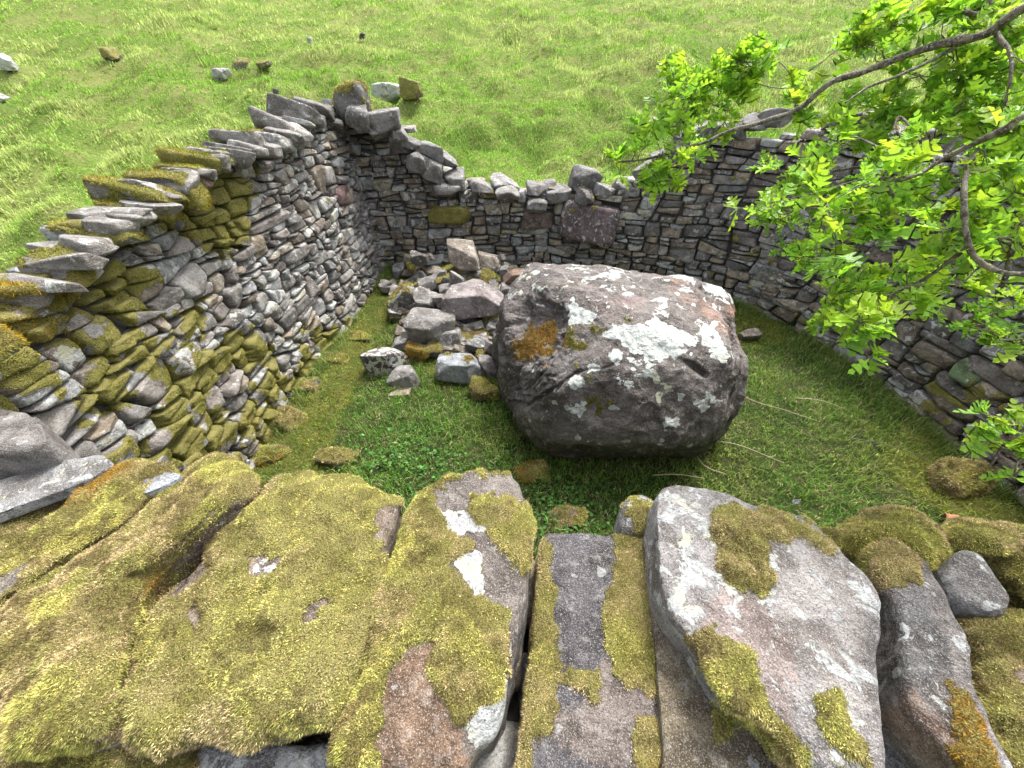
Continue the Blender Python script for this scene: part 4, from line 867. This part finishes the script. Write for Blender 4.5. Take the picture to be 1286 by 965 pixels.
# ================================================================== FALLEN STONES
def rock(px, py, wpx, hpx, col, lich, moss, label, z=None, flat=None, group=None, name='fallen_stone', cat='stone', yaw=None, tilt=(0, 0), lift=.0, yel=.5, rust=.1, n=5, cuts=9):
    x0, y0, _ = at_z(px, py, np.array(.08)); gz = float(ground_h(np.array([x0]), np.array([y0]))[0][0])
    t = (gz + .06 + lift - CAMZ) / ray(px, py)[2]
    w = wpx / F * t; h = hpx / F * t
    th = flat * h if flat else h * .75
    dep = max((h - th * .55) / .75, h * .6)
    zc = gz + lift + th * .36; p = at_z(px, py, np.array(zc + th * .1))
    X, T = loose_stone((w * 1.06, dep * 1.12, th), n, 22, r, cuts, .06)
    R = rot(tilt[0], tilt[1], 0) ; X = X @ R.T
    off = r.uniform(0, 50, 3); nn = vnorm(X, T)
    mo = np.zeros(len(X)) if moss <= 0 else np.where(np.clip(moss + .45 * fbm(X + off, 12, 3, 5) + .4 * (nn[:, 2] - .5), 0, 1) > .5, 1., 0.)
    X = X + nn * (mo * .006)[:, None]
    base = np.array([p[0], p[1], gz + lift])
    V = X + (0, 0, zc - gz - lift)
    a = Acc(); a.add(V, T, scol=np.asarray(col, float), off=off, lich=lich, moss=mo)
    o = a.build(name, M_wall, None, label=label, cat=cat, group=group); o.location = base
    if moss > 0:
        g = fibres((V, T, mo), 60000, .013, .0045, lambda P_, r_, n_: moss_color(P_ + base, r_, n_, max(yel, .7), rust, 2, .9), r, maxn=9000)
        if g is not None: build('moss', g[0], g[1], M_moss, o, {'bcol': g[2]}, smooth=False, kind='stuff')
    return o
r = np.random.RandomState(77)
GR = np.array([.25, .24, .23]); WM = np.array([.30, .26, .21]); PU = np.array([.255, .225, .225]); BL = np.array([.30, .33, .36])
SHG = 'fallen stones heaped beside the boulder'
rocks = [
 (586, 326, 34, 29, WM * 1.15, .3, 0, 'squarish tan block at the top of the heap against the back wall', .12), (617, 330, 28, 26, WM * 1.35, .3, 0, 'pale buff block beside the tan block against the back wall', .10), (596, 343, 17, 12, GR, .2, 0, 'small round grey cobble below the tan block', .08),
 (601, 372, 64, 46, PU * 1.15, .25, 0, 'large purple grey slab with an overhanging face left of the boulder', .14), (543, 409, 50, 42, GR, .28, 0, 'big oval grey stone in the middle of the heap', .08), (558, 428, 40, 28, GR * 1.1, .4, 0, 'lichen-speckled stone tucked under the big oval one', .0),
 (558, 377, 29, 17, GR * 1.3, .3, 0, 'pale flat stone above the big oval one', .16), (535, 376, 26, 28, GR * 1.15, .35, 0, 'upright pale grey stone left of the flat one', .10), (562, 363, 31, 14, GR * 1.1, .3, 0, 'thin grey slab in the upper heap', .16), (574, 352, 13, 22, GR * 1.2, .2, 0, 'narrow standing grey stone in the upper heap', .14),
 (554, 346, 15, 18, GR, .2, 0, 'dark wedge-shaped stone near the back wall', .08), (539, 357, 19, 20, GR * .9, .25, .2, 'grey block at the upper left of the heap', .08), (510, 369, 34, 28, GR * .9, .4, .45, 'mossy-topped stone in the left corner of the heap', .05), (505, 384, 36, 13, np.array([.16, .15, .09]), .15, .3, 'olive flat stone at the left end of the heap', .03),
 (508, 398, 30, 14, np.array([.14, .12, .07]), .1, .45, 'mossy flat stone under the olive one', .02), (512, 414, 20, 14, np.array([.14, .11, .06]), .1, .35, 'small brown mossy stone left of the big oval one', .0), (503, 430, 17, 23, GR, .2, 0, 'upright grey stone by the grass edge', .0), (517, 434, 15, 18, GR * .95, .2, 0, 'small grey stone right of the upright one', .0),
 (489, 452, 42, 32, np.array([.11, .085, .08]), .47, 0, 'dark stone crusted with white lichen at the edge of the grass', .0), (508, 472, 37, 27, GR * 1.05, .22, 0, 'smooth oval grey stone lowest in the heap', .0), (527, 446, 28, 23, np.array([.16, .11, .06]), .05, .75, 'stone under shaggy brown moss', .0),
 (577, 461, 54, 34, BL, .3, .2, 'slate blue stone with a rusty middle', .02), (503, 494, 24, 14, np.array([.36, .28, .23]), .2, 0, 'flat pinkish stone sunk in the grass', -.02), (607, 490, 34, 22, GR, .1, .9, 'yellow green mossed stone touching the boulder', .0), (614, 460, 19, 28, GR * .8, .1, 0, 'dark rounded stone against the boulder', .0),
 (592, 425, 40, 26, GR, .1, .85, 'mossed slab between the oval stone and the boulder', .0), (602, 443, 16, 13, GR * .9, .1, .3, 'small stone above the slate blue one', .0), (611, 433, 15, 20, GR * .8, .1, 0, 'dark stone wedged by the boulder', .02), (647, 350, 24, 36, np.array([.22, .13, .085]), .2, 0, 'rusty brown shard standing behind the boulder', .10),
 (634, 341, 12, 20, GR, .2, 0, 'grey splinter left of the rusty shard', .1), (634, 362, 11, 20, GR * .8, .3, 0, 'narrow grey stone under the splinter', .12), (608, 409, 24, 13, GR * .8, .2, 0, 'dark flat stone under the purple slab', .03), (588, 402, 22, 14, GR * .7, .2, 0, 'shaded stone below the purple slab', .0),
 (572, 392, 22, 12, GR * .8, .2, 0, 'grey stone between the oval stone and the purple slab', .04), (664, 341, 24, 18, GR, .2, 0, 'grey stone behind the left shoulder of the boulder', .05),
 (420, 577, 52, 20, GR * 1.3, .3, .75, 'low stone under yellow moss in the grass by the near wall', -.02), (716, 648, 52, 26, np.array([.2, .14, .10]), .35, .5, 'rust-coloured mossy stone in the grass before the slab', -.035), (664, 594, 34, 26, np.array([.16, .09, .06]), .0, .8, 'brown mossy lump below the boulder', -.04),
 (940, 421, 22, 16, WM * .8, .1, 0, 'brown flat stone behind the right end of the boulder', .0), (997, 629, 22, 15, BL * .7, .1, 0, 'thin dark slate lying in the right-hand grass', -.035), (1205, 604, 58, 34, GR, .1, .9, 'olive moss hummock at the foot of the right wall', -.02)]
for (px_, py_, w_, h_, c_, l_, m_, lab, lf) in rocks:
    o = rock(px_, py_, w_, h_, c_, l_, m_, lab, lift=lf, group=SHG if (480 < px_ < 670 and py_ < 500) else None, flat=.4 if h_ < 16 else (.5 if 'slab' in lab else None), tilt=(r.uniform(-.25, .35), r.uniform(-.2, .2)), cuts=6,
             rust=.5 if 'rust' in lab or 'brown' in lab else .1)
for i in range(230):       # small chinking stones in the heap
    px_, py_ = r.uniform(485, 660), r.uniform(320, 455)
    if inpoly(px_, py_, [(485, 350), (520, 325), (560, 318), (660, 330), (650, 370), (625, 455), (560, 445), (515, 430), (485, 385)]):
        rock(px_, py_, r.uniform(12, 28), r.uniform(9, 19), stone_tint(r) * .8, .3, (.5 if r.rand() < .2 else 0), 'small broken stone filling the heap beside the boulder', lift=r.uniform(0, .07), group='small stones filling the heap', n=4, cuts=5, flat=r.uniform(.45, .8), tilt=(r.uniform(-.5, .5), r.uniform(-.5, .5)))
for j, (x_, y_, w_, h_, m_) in enumerate([(446, 424, 40, 16, .62), (412, 452, 44, 18, .65), (384, 486, 44, 20, .6), (358, 528, 46, 24, .7), (338, 572, 46, 26, .7)]):
    rock(x_, y_, w_, h_, GR * .7, .3, m_, 'flat mossed footing stone along the foot of the left wall', group='footing stones along the left wall', name='footing_stone', lift=-.03, rust=.0, yel=.9, flat=.45)
# pasture rocks
def field_rock(px, py, wpx, hpx, col, lich, moss, label, name='field_stone'):
    rr = ray(px, py); t = np.linspace(2, 60, 3000); P = rr[None] * t[:, None] + np.array([0, 0, CAMZ]); g = ground_h(P[:, 0], P[:, 1])[0]; k = np.argmax(P[:, 2] < g + .05)
    p = P[k]; w = wpx / F * t[k]; h = hpx / F * t[k]
    X, T = loose_stone((w * .85, w * .6, h * .8), 5, 14, r, 12, .16); nn = vnorm(X, T); off = r.uniform(0, 50, 3)
    mo = np.where(np.clip(moss + .4 * fbm(X + off, 5, 3, 5) + .4 * (nn[:, 2] - .5), 0, 1) > .5, 1., 0.) if moss else np.zeros(len(X))
    a = Acc(); a.add(X, T, scol=np.asarray(col, float), off=off, lich=lich, moss=mo); o = a.build(name, M_wall, None, label=label, cat='stone'); o.location = (p[0], p[1], g[k] + h * .25); return p
field_rock(10, 82, 20, 20, (.45, .45, .45), .6, 0, 'white stone at the top left edge of the pasture')
field_rock(3, 125, 16, 12, (.5, .5, .5), .6, 0, 'smaller white stone below the first at the left edge of the pasture')
field_rock(278, 96, 26, 14, (.36, .35, .35), .5, 0, 'pale jagged stone in the pasture above the left wall')
field_rock(308, 82, 30, 16, (.26, .22, .17), .3, .6, 'brown mossy rock beside the pale jagged stone')
field_rock(330, 82, 18, 12, (.18, .17, .10), .2, .6, 'dark mossy rock in the pasture right of the brown one')
field_rock(140, 73, 26, 16, (.07, .075, .03), .0, .8, 'dark mossy hummock in the upper left pasture')
field_rock(455, 44, 9, 7, (.06, .05, .05), 0, 0, 'tiny dark stone high in the pasture')
field_rock(388, 50, 8, 9, (.4, .4, .4), .4, 0, 'tiny pale stone high in the pasture')
field_rock(346, 113, 9, 7, (.12, .1, .1), .1, 0, 'tiny dark stone just above the left wall capping')
field_rock(490, 122, 42, 26, (.33, .32, .33), .6, 0, 'lichen-whitened rock just behind the wall corner')
field_rock(516, 120, 30, 26, (.26, .20, .12), .2, .8, 'yellow mossed rock just behind the wall corner')

# ================================================================== dry stems, leaf
def tube(pts, rads, k=7):
    pts = np.array(pts, float); n = len(pts); rads = np.broadcast_to(rads, n)
    t = np.gradient(pts, axis=0); t /= np.linalg.norm(t, axis=1)[:, None] + 1e-12
    u = np.cross(t, [0.13, .21, .97]); u /= np.linalg.norm(u, axis=1)[:, None] + 1e-9; v = np.cross(t, u)
    a = np.linspace(0, 2 * PI, k, endpoint=False)
    V = pts[:, None] + (u[:, None] * np.cos(a)[None, :, None] + v[:, None] * np.sin(a)[None, :, None]) * np.asarray(rads)[:, None, None]
    i = np.arange(n - 1)[:, None] * k; j = np.arange(k)[None]; jn = (j + 1) % k
    T = np.concatenate([np.stack([i + j, i + jn, i + k + jn], -1).reshape(-1, 3), np.stack([i + j, i + k + jn, i + k + j], -1).reshape(-1, 3)])
    V = np.concatenate([V.reshape(-1, 3), pts[:1], pts[-1:]]); m = n * k
    T = np.concatenate([T, [(m, (q + 1) % k, q) for q in range(k)], [(m + 1, m - k + q, m - k + (q + 1) % k) for q in range(k)]]); return V, T
def curve(pts, n=24):
    pts = np.array(pts, float); P = np.vstack([2 * pts[0] - pts[1], pts, 2 * pts[-1] - pts[-2]]); out = []
    m = len(pts) - 1
    for s in np.linspace(0, m - 1e-6, n):
        i = int(s); f = s - i; p0, p1, p2, p3 = P[i:i + 4]
        out.append(.5 * (2 * p1 + (-p0 + p2) * f + (2 * p0 - 5 * p1 + 4 * p2 - p3) * f * f + (-p0 + 3 * p1 - 3 * p2 + p3) * f ** 3))
    return np.array(out)
M_straw = plain('dry_straw', (.42, .36, .25))
M_dead = plain('dead_leaf', (.38, .17, .08))
stems = [([(917, 489), (950, 505), (985, 515), (1030, 530)], .07, 'long pale dry stem arching right from the boulder'), ([(912, 500), (910, 520), (911, 552)], .06, 'short dry stem hanging at the right foot of the boulder'), ([(893, 553), (930, 560), (985, 582)], .05, 'dry stem lying below the right end of the boulder'), ([(868, 562), (885, 585), (912, 596)], .05, 'curved dry stem near the boulder foot'),
         ([(820, 597), (850, 596), (885, 601)], .06, 'straight dry stem below the boulder'), ([(1000, 500), (1030, 503), (1060, 513)], .05, 'dry stem lying in the right-hand grass'), ([(480, 636), (495, 622), (512, 642)], .12, 'bent straw above the central mossed stone'), ([(1065, 550), (1110, 558), (1160, 580)], .05, 'dark thin twig lying before the right wall')]
for pts, zz_, lab in stems:
    W = np.array([at_z(a, b, np.array(zz_ + .01 * math.sin(i * 2))) for i, (a, b) in enumerate(pts)])
    for q in W: q[2] = max(q[2], float(ground_h(np.array([q[0]]), np.array([q[1]]))[0][0]) + .035)
    V, T = tube(curve(W, 20), np.linspace(.0035, .0018, 20), 6); base = W[0].copy()
    o = build('straw', V - base, T, M_straw if 'dark' not in lab else M_bark, None, {}, label=lab, cat='stem', group='dry stems in the grass'); o.location = base
p = at_z(1193, 648, np.array(.07)); a_ = np.linspace(0, 2 * PI, 16, endpoint=False); V = np.stack([.035 * np.cos(a_) * (1 + .2 * np.cos(3 * a_)), .025 * np.sin(a_), .014 * np.cos(a_ * 2 + 1)], 1); V = np.r_[V, [[0, 0, -.004]]]; V = np.r_[V, V + (0, 0, .002)]
T = np.array([(i, (i + 1) % 16, 16) for i in range(16)] + [(17 + (i + 1) % 16, 17 + i, 33) for i in range(16)] + [(i, 17 + i, 17 + (i + 1) % 16) for i in range(16)] + [(i, 17 + (i + 1) % 16, (i + 1) % 16) for i in range(16)])
o = build('dead_leaf', V, T, M_dead, None, {}, label='curled orange brown dead leaf in the grass near the right wall', cat='leaf'); o.location = p

# ================================================================== HAWTHORN
r = np.random.RandomState(55)
tree = empty('hawthorn_tree', 'hawthorn reaching in from the right with bright fresh green lobed leaves', 'tree')
def wpts(pts): return np.array([at_t(a, b, np.array(t)) for a, b, t in pts])
trunk_pts = np.array([(2.75, -.45, .2), (2.7, -.4, .9), (2.6, -.3, 1.6), (2.5, -.1, 2.2), (2.35, .1, 2.9), (2.2, .2, 3.6)])
V, T = tube(curve(trunk_pts, 30), np.linspace(.13, .05, 30), 14); V = add_noise(V - (2.6, -.2, 1.8), .02, 6) + (2.6, -.2, 1.8); build('trunk', V, T, M_bark, tree)
J = lambda z: (np.array([2.5, -.1, z]))
branches = []      # (world polyline, radii)
def br(pts, r0, r1, start=None, name='branch'):
    P = wpts(pts)
    if start is not None: P = np.vstack([start + (P[0] - start) * f_ for f_ in (0, .2, .4, .6, .8)] + [P])
    c = curve(P, 12 * len(P)); c[1:] += .006 * np.stack([fbm(c[1:], 9, 2, 7), fbm(c[1:], 9, 2, 8), fbm(c[1:], 9, 2, 9)], 1)
    rd = np.linspace(r0, r1, len(c)) * (1 + .35 * fbm(c, 30, 2, 12)); V, T = tube(c, rd, 9); build(name, V, T, M_bark, tree); branches.append((c, rd)); return c
br([(1330, -5, .85), (1235, 45, .95), (1180, 55, 1.0), (1130, 72, 1.05), (1085, 92, 1.08), (1040, 106, 1.1), (1005, 135, 1.15), (965, 150, 1.18), (925, 162, 1.2), (890, 176, 1.22), (855, 188, 1.25), (820, 198, 1.28), (775, 204, 1.3)], .0145, .003, J(2.2))
br([(1330, 140, .75), (1260, 165, .8), (1215, 186, .85), (1175, 206, .9), (1145, 222, .92), (1110, 231, .95), (1070, 245, 1.0)], .011, .004, J(2.0))
br([(1228, 188, .84), (1214, 215, .83), (1208, 250, .82), (1212, 290, .82), (1228, 322, .82), (1262, 340, .8), (1330, 342, .75)], .0045, .0055)
br([(1330, 60, 1.0), (1268, 110, 1.05), (1225, 150, 1.1), (1180, 170, 1.15), (1120, 200, 1.2), (1050, 215, 1.25), (1000, 225, 1.3)], .012, .003, J(2.3))
br([(1330, 300, 1.1), (1240, 300, 1.15), (1180, 310, 1.15), (1130, 340, 1.2), (1080, 365, 1.2), (1040, 390, 1.22)], .009, .003, J(1.9))
br([(1285, 280, .9), (1270, 320, .9), (1262, 350, .9), (1240, 385, .95), (1220, 400, .95)], .006, .003)
br([(1250, 40, .95), (1268, 65, .92), (1270, 95, .9), (1262, 130, .92)], .005, .0035)
br([(1340, -60, .9), (1260, -20, .95), (1225, 20, .98), (1190, -5, 1.0), (1170, -30, 1.0)], .010, .005, J(2.5))
br([(1200, 60, 1.0), (1150, 85, 1.0), (1090, 110, 1.05), (1060, 130, 1.05)], .005, .002)
br([(1110, 231, .95), (1120, 260, .98), (1085, 305, 1.02), (1050, 340, 1.08), (1015, 345, 1.1)], .005, .002)
br([(1175, 206, .9), (1150, 170, .95), (1128, 150, .98), (1120, 165, .98)], .004, .002)
br([(1150, 222, .93), (1120, 195, 1.0), (1060, 170, 1.1), (1020, 185, 1.15)], .004, .002)
br([(1215, 310, .85), (1160, 350, .95), (1110, 375, 1.0), (1070, 400, 1.05), (1050, 430, 1.05)], .005, .002)
br([(1340, 480, .6), (1290, 540, .62), (1260, 560, .65), (1240, 585, .66)], .005, .002, J(1.6))
br([(1340, 400, .8), (1285, 425, .85), (1255, 428, .85)], .004, .002, J(1.7))
# leaf: deeply lobed, folded on its midrib
half_ = np.array([(0, 0), (.05, .10), (.10, .22), (.34, .30), (.42, .42), (.20, .42), (.16, .50), (.36, .64), (.36, .76), (.17, .70), (.13, .78), (.19, .92), (.07, .97), (0, 1.04)])
mid = np.array([(0, yy) for yy in half_[:, 1]])
LV = []; LT = []
m = len(half_)
for sgn in (1, -1):
    b0 = len(LV)
    for i in range(m):
        LV.append((sgn * half_[i, 0], half_[i, 1], abs(half_[i, 0]) * .45 - .12 * half_[i, 1] ** 2)); 
    for i in range(m): LV.append((0, mid[i, 1], -.12 * mid[i, 1] ** 2))
    for i in range(m - 1):
        q = [(b0 + i, b0 + i + 1, b0 + m + i + 1), (b0 + i, b0 + m + i + 1, b0 + m + i)]
        for t_ in q: LT.append(t_ if sgn > 0 else t_[::-1])
LV = np.array(LV); LT = np.array(LT)
fol = Acc()
def leaf(pos, d, up, L, col):
    d = d / np.linalg.norm(d); s = np.cross(d, up); s /= np.linalg.norm(s) + 1e-9; u = np.cross(s, d)
    X = LV * (L * r.uniform(.8, 1.15), L, L * r.uniform(.3, 1.6)); P = pos + X[:, :1] * s + X[:, 1:2] * d + X[:, 2:] * u
    fol.add(P, LT, bcol=np.asarray(col))
allc = np.concatenate([b[0][(len(b[0]) // 4 if k in (0,) else 0):] for k, b in enumerate(branches)])
twv = None; twlist = []
YG = np.array([.40, .63, .08]); MG = np.array([.26, .50, .08]); OG = np.array([.56, .64, .08])
def rosette(p, axis, size, k=6):
    axis = axis / np.linalg.norm(axis); base = r.rand()
    for i in range(k):
        d = r.normal(0, 1, 3); d = d - axis * (d @ axis); d /= np.linalg.norm(d) + 1e-9
        d = d * r.uniform(.5, 1.1) + axis * r.uniform(.25, .9) + np.array([0, 0, .15]); up = np.array([0, 0, 1.]) + r.normal(0, .45, 3)
        c = (MG * (1 - base) + YG * base); c = c * (1 - .3 * (base > .75)) + OG * .3 * (base > .75)
        leaf(p + d * .004, d, up, size * r.uniform(.6, 1.15), c * r.lognormal(-.05, .28))
def cluster(px, py, t, spread, nros, size=.056):
    """short shoots from the nearest branch, each ending in leaf rosettes"""
    global allc
    c0 = at_t(px, py, np.array(t)); pend = []
    for k in range(nros):
        q = c0 + r.normal(0, spread, 3) * np.array([1, 1, .8]); i = np.argmin(((allc - q) ** 2).sum(1)); s = allc[i]; pend.append(q)
        midp = (s + q) / 2 + r.normal(0, .012, 3); c = curve([s, midp, q], 8); V, T = tube(c, np.linspace(.0018, .0009, 8), 5); twlist.append((V, T))
        rosette(q, q - s + r.normal(0, .01, 3) + np.array([-.01, 0, .01]), size, r.randint(4, 7))
        pend.append(midp)
        if r.rand() < .7: rosette(midp, np.array([0, 0, 1.]) + r.normal(0, .5, 3), size * .85, 4)
    allc = np.concatenate([allc, np.array(pend)])
CL0 = [(795, 205, 1.3, .025, 4), (765, 203, 1.3, .015, 2), (840, 205, 1.24, .03, 6), (838, 165, 1.22, .035, 7), (850, 125, 1.2, .03, 7), (845, 90, 1.2, .02, 4), (880, 120, 1.2, .03, 7), (905, 100, 1.18, .03, 7), (945, 85, 1.15, .028, 7), (960, 72, 1.15, .02, 3), (925, 110, 1.18, .03, 7), (870, 150, 1.2, .03, 6), (912, 145, 1.2, .025, 5), (822, 225, 1.25, .02, 4), (880, 190, 1.22, .02, 3),
      (1005, 115, 1.12, .03, 5), (1005, 145, 1.12, .02, 3), (1060, 60, 1.08, .02, 4), (1085, 60, 1.05, .03, 5), (1120, 40, 1.02, .035, 6), (1135, 70, 1.0, .03, 5), (1170, 30, .98, .04, 4), (1215, 20, .95, .04, 4), (1250, 10, .9, .04, 4), (1275, 40, .9, .03, 5), (1180, 90, 1.0, .03, 5), (1230, 80, .95, .03, 5), (1210, 115, .95, .03, 4), (1265, 75, .92, .03, 4),
      (1290, 110, .85, .04, 5), (1180, 140, 1.05, .04, 7), (1230, 150, .98, .04, 6), (1130, 140, 1.05, .04, 6), (1090, 145, 1.1, .03, 5), (1050, 150, 1.1, .03, 4), (1270, 170, .9, .04, 6)]
for c in CL0: cluster(c[0], c[1], c[2] + (.09 if c[0] > 860 else 0), c[3], c[4])
mass = [(948, 262), (985, 235), (1020, 200), (1045, 165), (1110, 140), (1200, 140), (1300, 130), (1300, 300), (1240, 345), (1180, 340), (1150, 385), (1105, 415), (1075, 432), (1050, 428), (1018, 405), (1040, 375), (1012, 335), (1000, 295), (955, 275)]
k = 0
while k < 88:
    x_, y_ = r.uniform(945, 1310), r.uniform(130, 435)
    if inpoly(x_, y_, mass): cluster(x_, y_, r.uniform(.82, 1.3), .022, 2, r.uniform(.046, .060)); k += 1
for (x_, y_) in [(962, 285), (990, 240), (1000, 305), (1030, 290), (1025, 225), (1060, 260), (955, 268), (975, 255), (985, 275), (1010, 250), (1020, 335), (1035, 350), (1050, 320), (1025, 408), (1045, 415), (1075, 420), (1095, 405), (1060, 375), (1085, 360), (1110, 385), (1140, 350), (1160, 365), (1180, 345), (1005, 225), (965, 205)]: cluster(x_, y_, 1.15, .018, 2, .044)
for (x_, y_) in [(1250, 548), (1272, 560), (1262, 585), (1275, 535), (1290, 600), (1240, 535)]: cluster(x_, y_, .66, .014, 2, .034)
for (x_, y_) in [(1215, 400), (1230, 390), (1262, 428), (1285, 432), (1232, 425), (1285, 380), (1260, 375)]: cluster(x_, y_, .85, .016, 2, .028)
for k in range(26): cluster(r.uniform(1290, 1460), r.uniform(-20, 460), r.uniform(.7, 1.2), .04, 3)
fol.build('foliage', M_leaf, tree)
twlist.sort(key=lambda q: -np.linalg.norm(q[0][0] - q[0][-1]) * (1 if 0 < proj(q[0].mean(0))[0] < 1290 else .01))
for V, T in twlist[:100]: build('twig', V, T, M_bark, tree)
tw = Acc()
for V, T in twlist[100:]: tw.add(V, T)
tw.build('fine_twigs', M_bark, tree, kind='stuff')

# thorns are left to the twigs; put the Empties at the bases
bpy.context.view_layer.update()
import mathutils
def settle(root, loc):
    root.location = loc
    def sh(o):
        o.data.transform(mathutils.Matrix.Translation((-loc[0], -loc[1], -loc[2])))
        for c in o.children: sh(c)
    for ch in root.children: sh(ch)
settle(lw, (-1.9, 2.6, 0)); settle(bw, (0, 4.9, 0)); settle(rw, (3.3, 2.2, 0)); settle(nw, (0, .3, 0)); settle(tree, (2.75, -.45, .2))

# ================================================================== LIGHT
w = bpy.data.worlds.new('World'); scene.world = w; w.use_nodes = True; nt = w.node_tree; nt.nodes.clear()
sky = nt.nodes.new('ShaderNodeTexSky'); sky.sky_type = 'NISHITA'; sky.sun_disc = False
EL, AZ = math.radians(60), math.radians(32)      # azimuth from +Y, clockwise positive
sky.sun_elevation = EL; sky.sun_rotation = AZ; sky.air_density = 1.0; sky.dust_density = 5.0; sky.ozone_density = .6
hs_ = nt.nodes.new('ShaderNodeHueSaturation'); hs_.inputs['Saturation'].default_value = .35
bg = nt.nodes.new('ShaderNodeBackground'); bg.inputs[1].default_value = .15; ow = nt.nodes.new('ShaderNodeOutputWorld')
nt.links.new(sky.outputs[0], hs_.inputs['Color']); nt.links.new(hs_.outputs[0], bg.inputs[0]); nt.links.new(bg.outputs[0], ow.inputs[0])
L = bpy.data.lights.new('sun', 'SUN'); L.energy = 1.8; L.angle = math.radians(14); L.color = (1, .97, .92)
lo = bpy.data.objects.new('sun', L); COL.objects.link(lo)
dv = mathutils.Vector((math.sin(AZ) * math.cos(EL), math.cos(AZ) * math.cos(EL), math.sin(EL)))
lo.rotation_euler = dv.to_track_quat('Z', 'Y').to_euler(); lo.location = dv * 20
vs = scene.view_settings; vs.view_transform = 'Standard'; vs.look = 'None'; vs.gamma = 1; vs.use_curve_mapping = False; vs.exposure = 1.45
scene.render.engine = 'CYCLES'
cy = scene.cycles; cy.max_bounces = 5; cy.diffuse_bounces = 3; cy.transmission_bounces = 4; cy.use_adaptive_sampling = True; cy.adaptive_threshold = .03
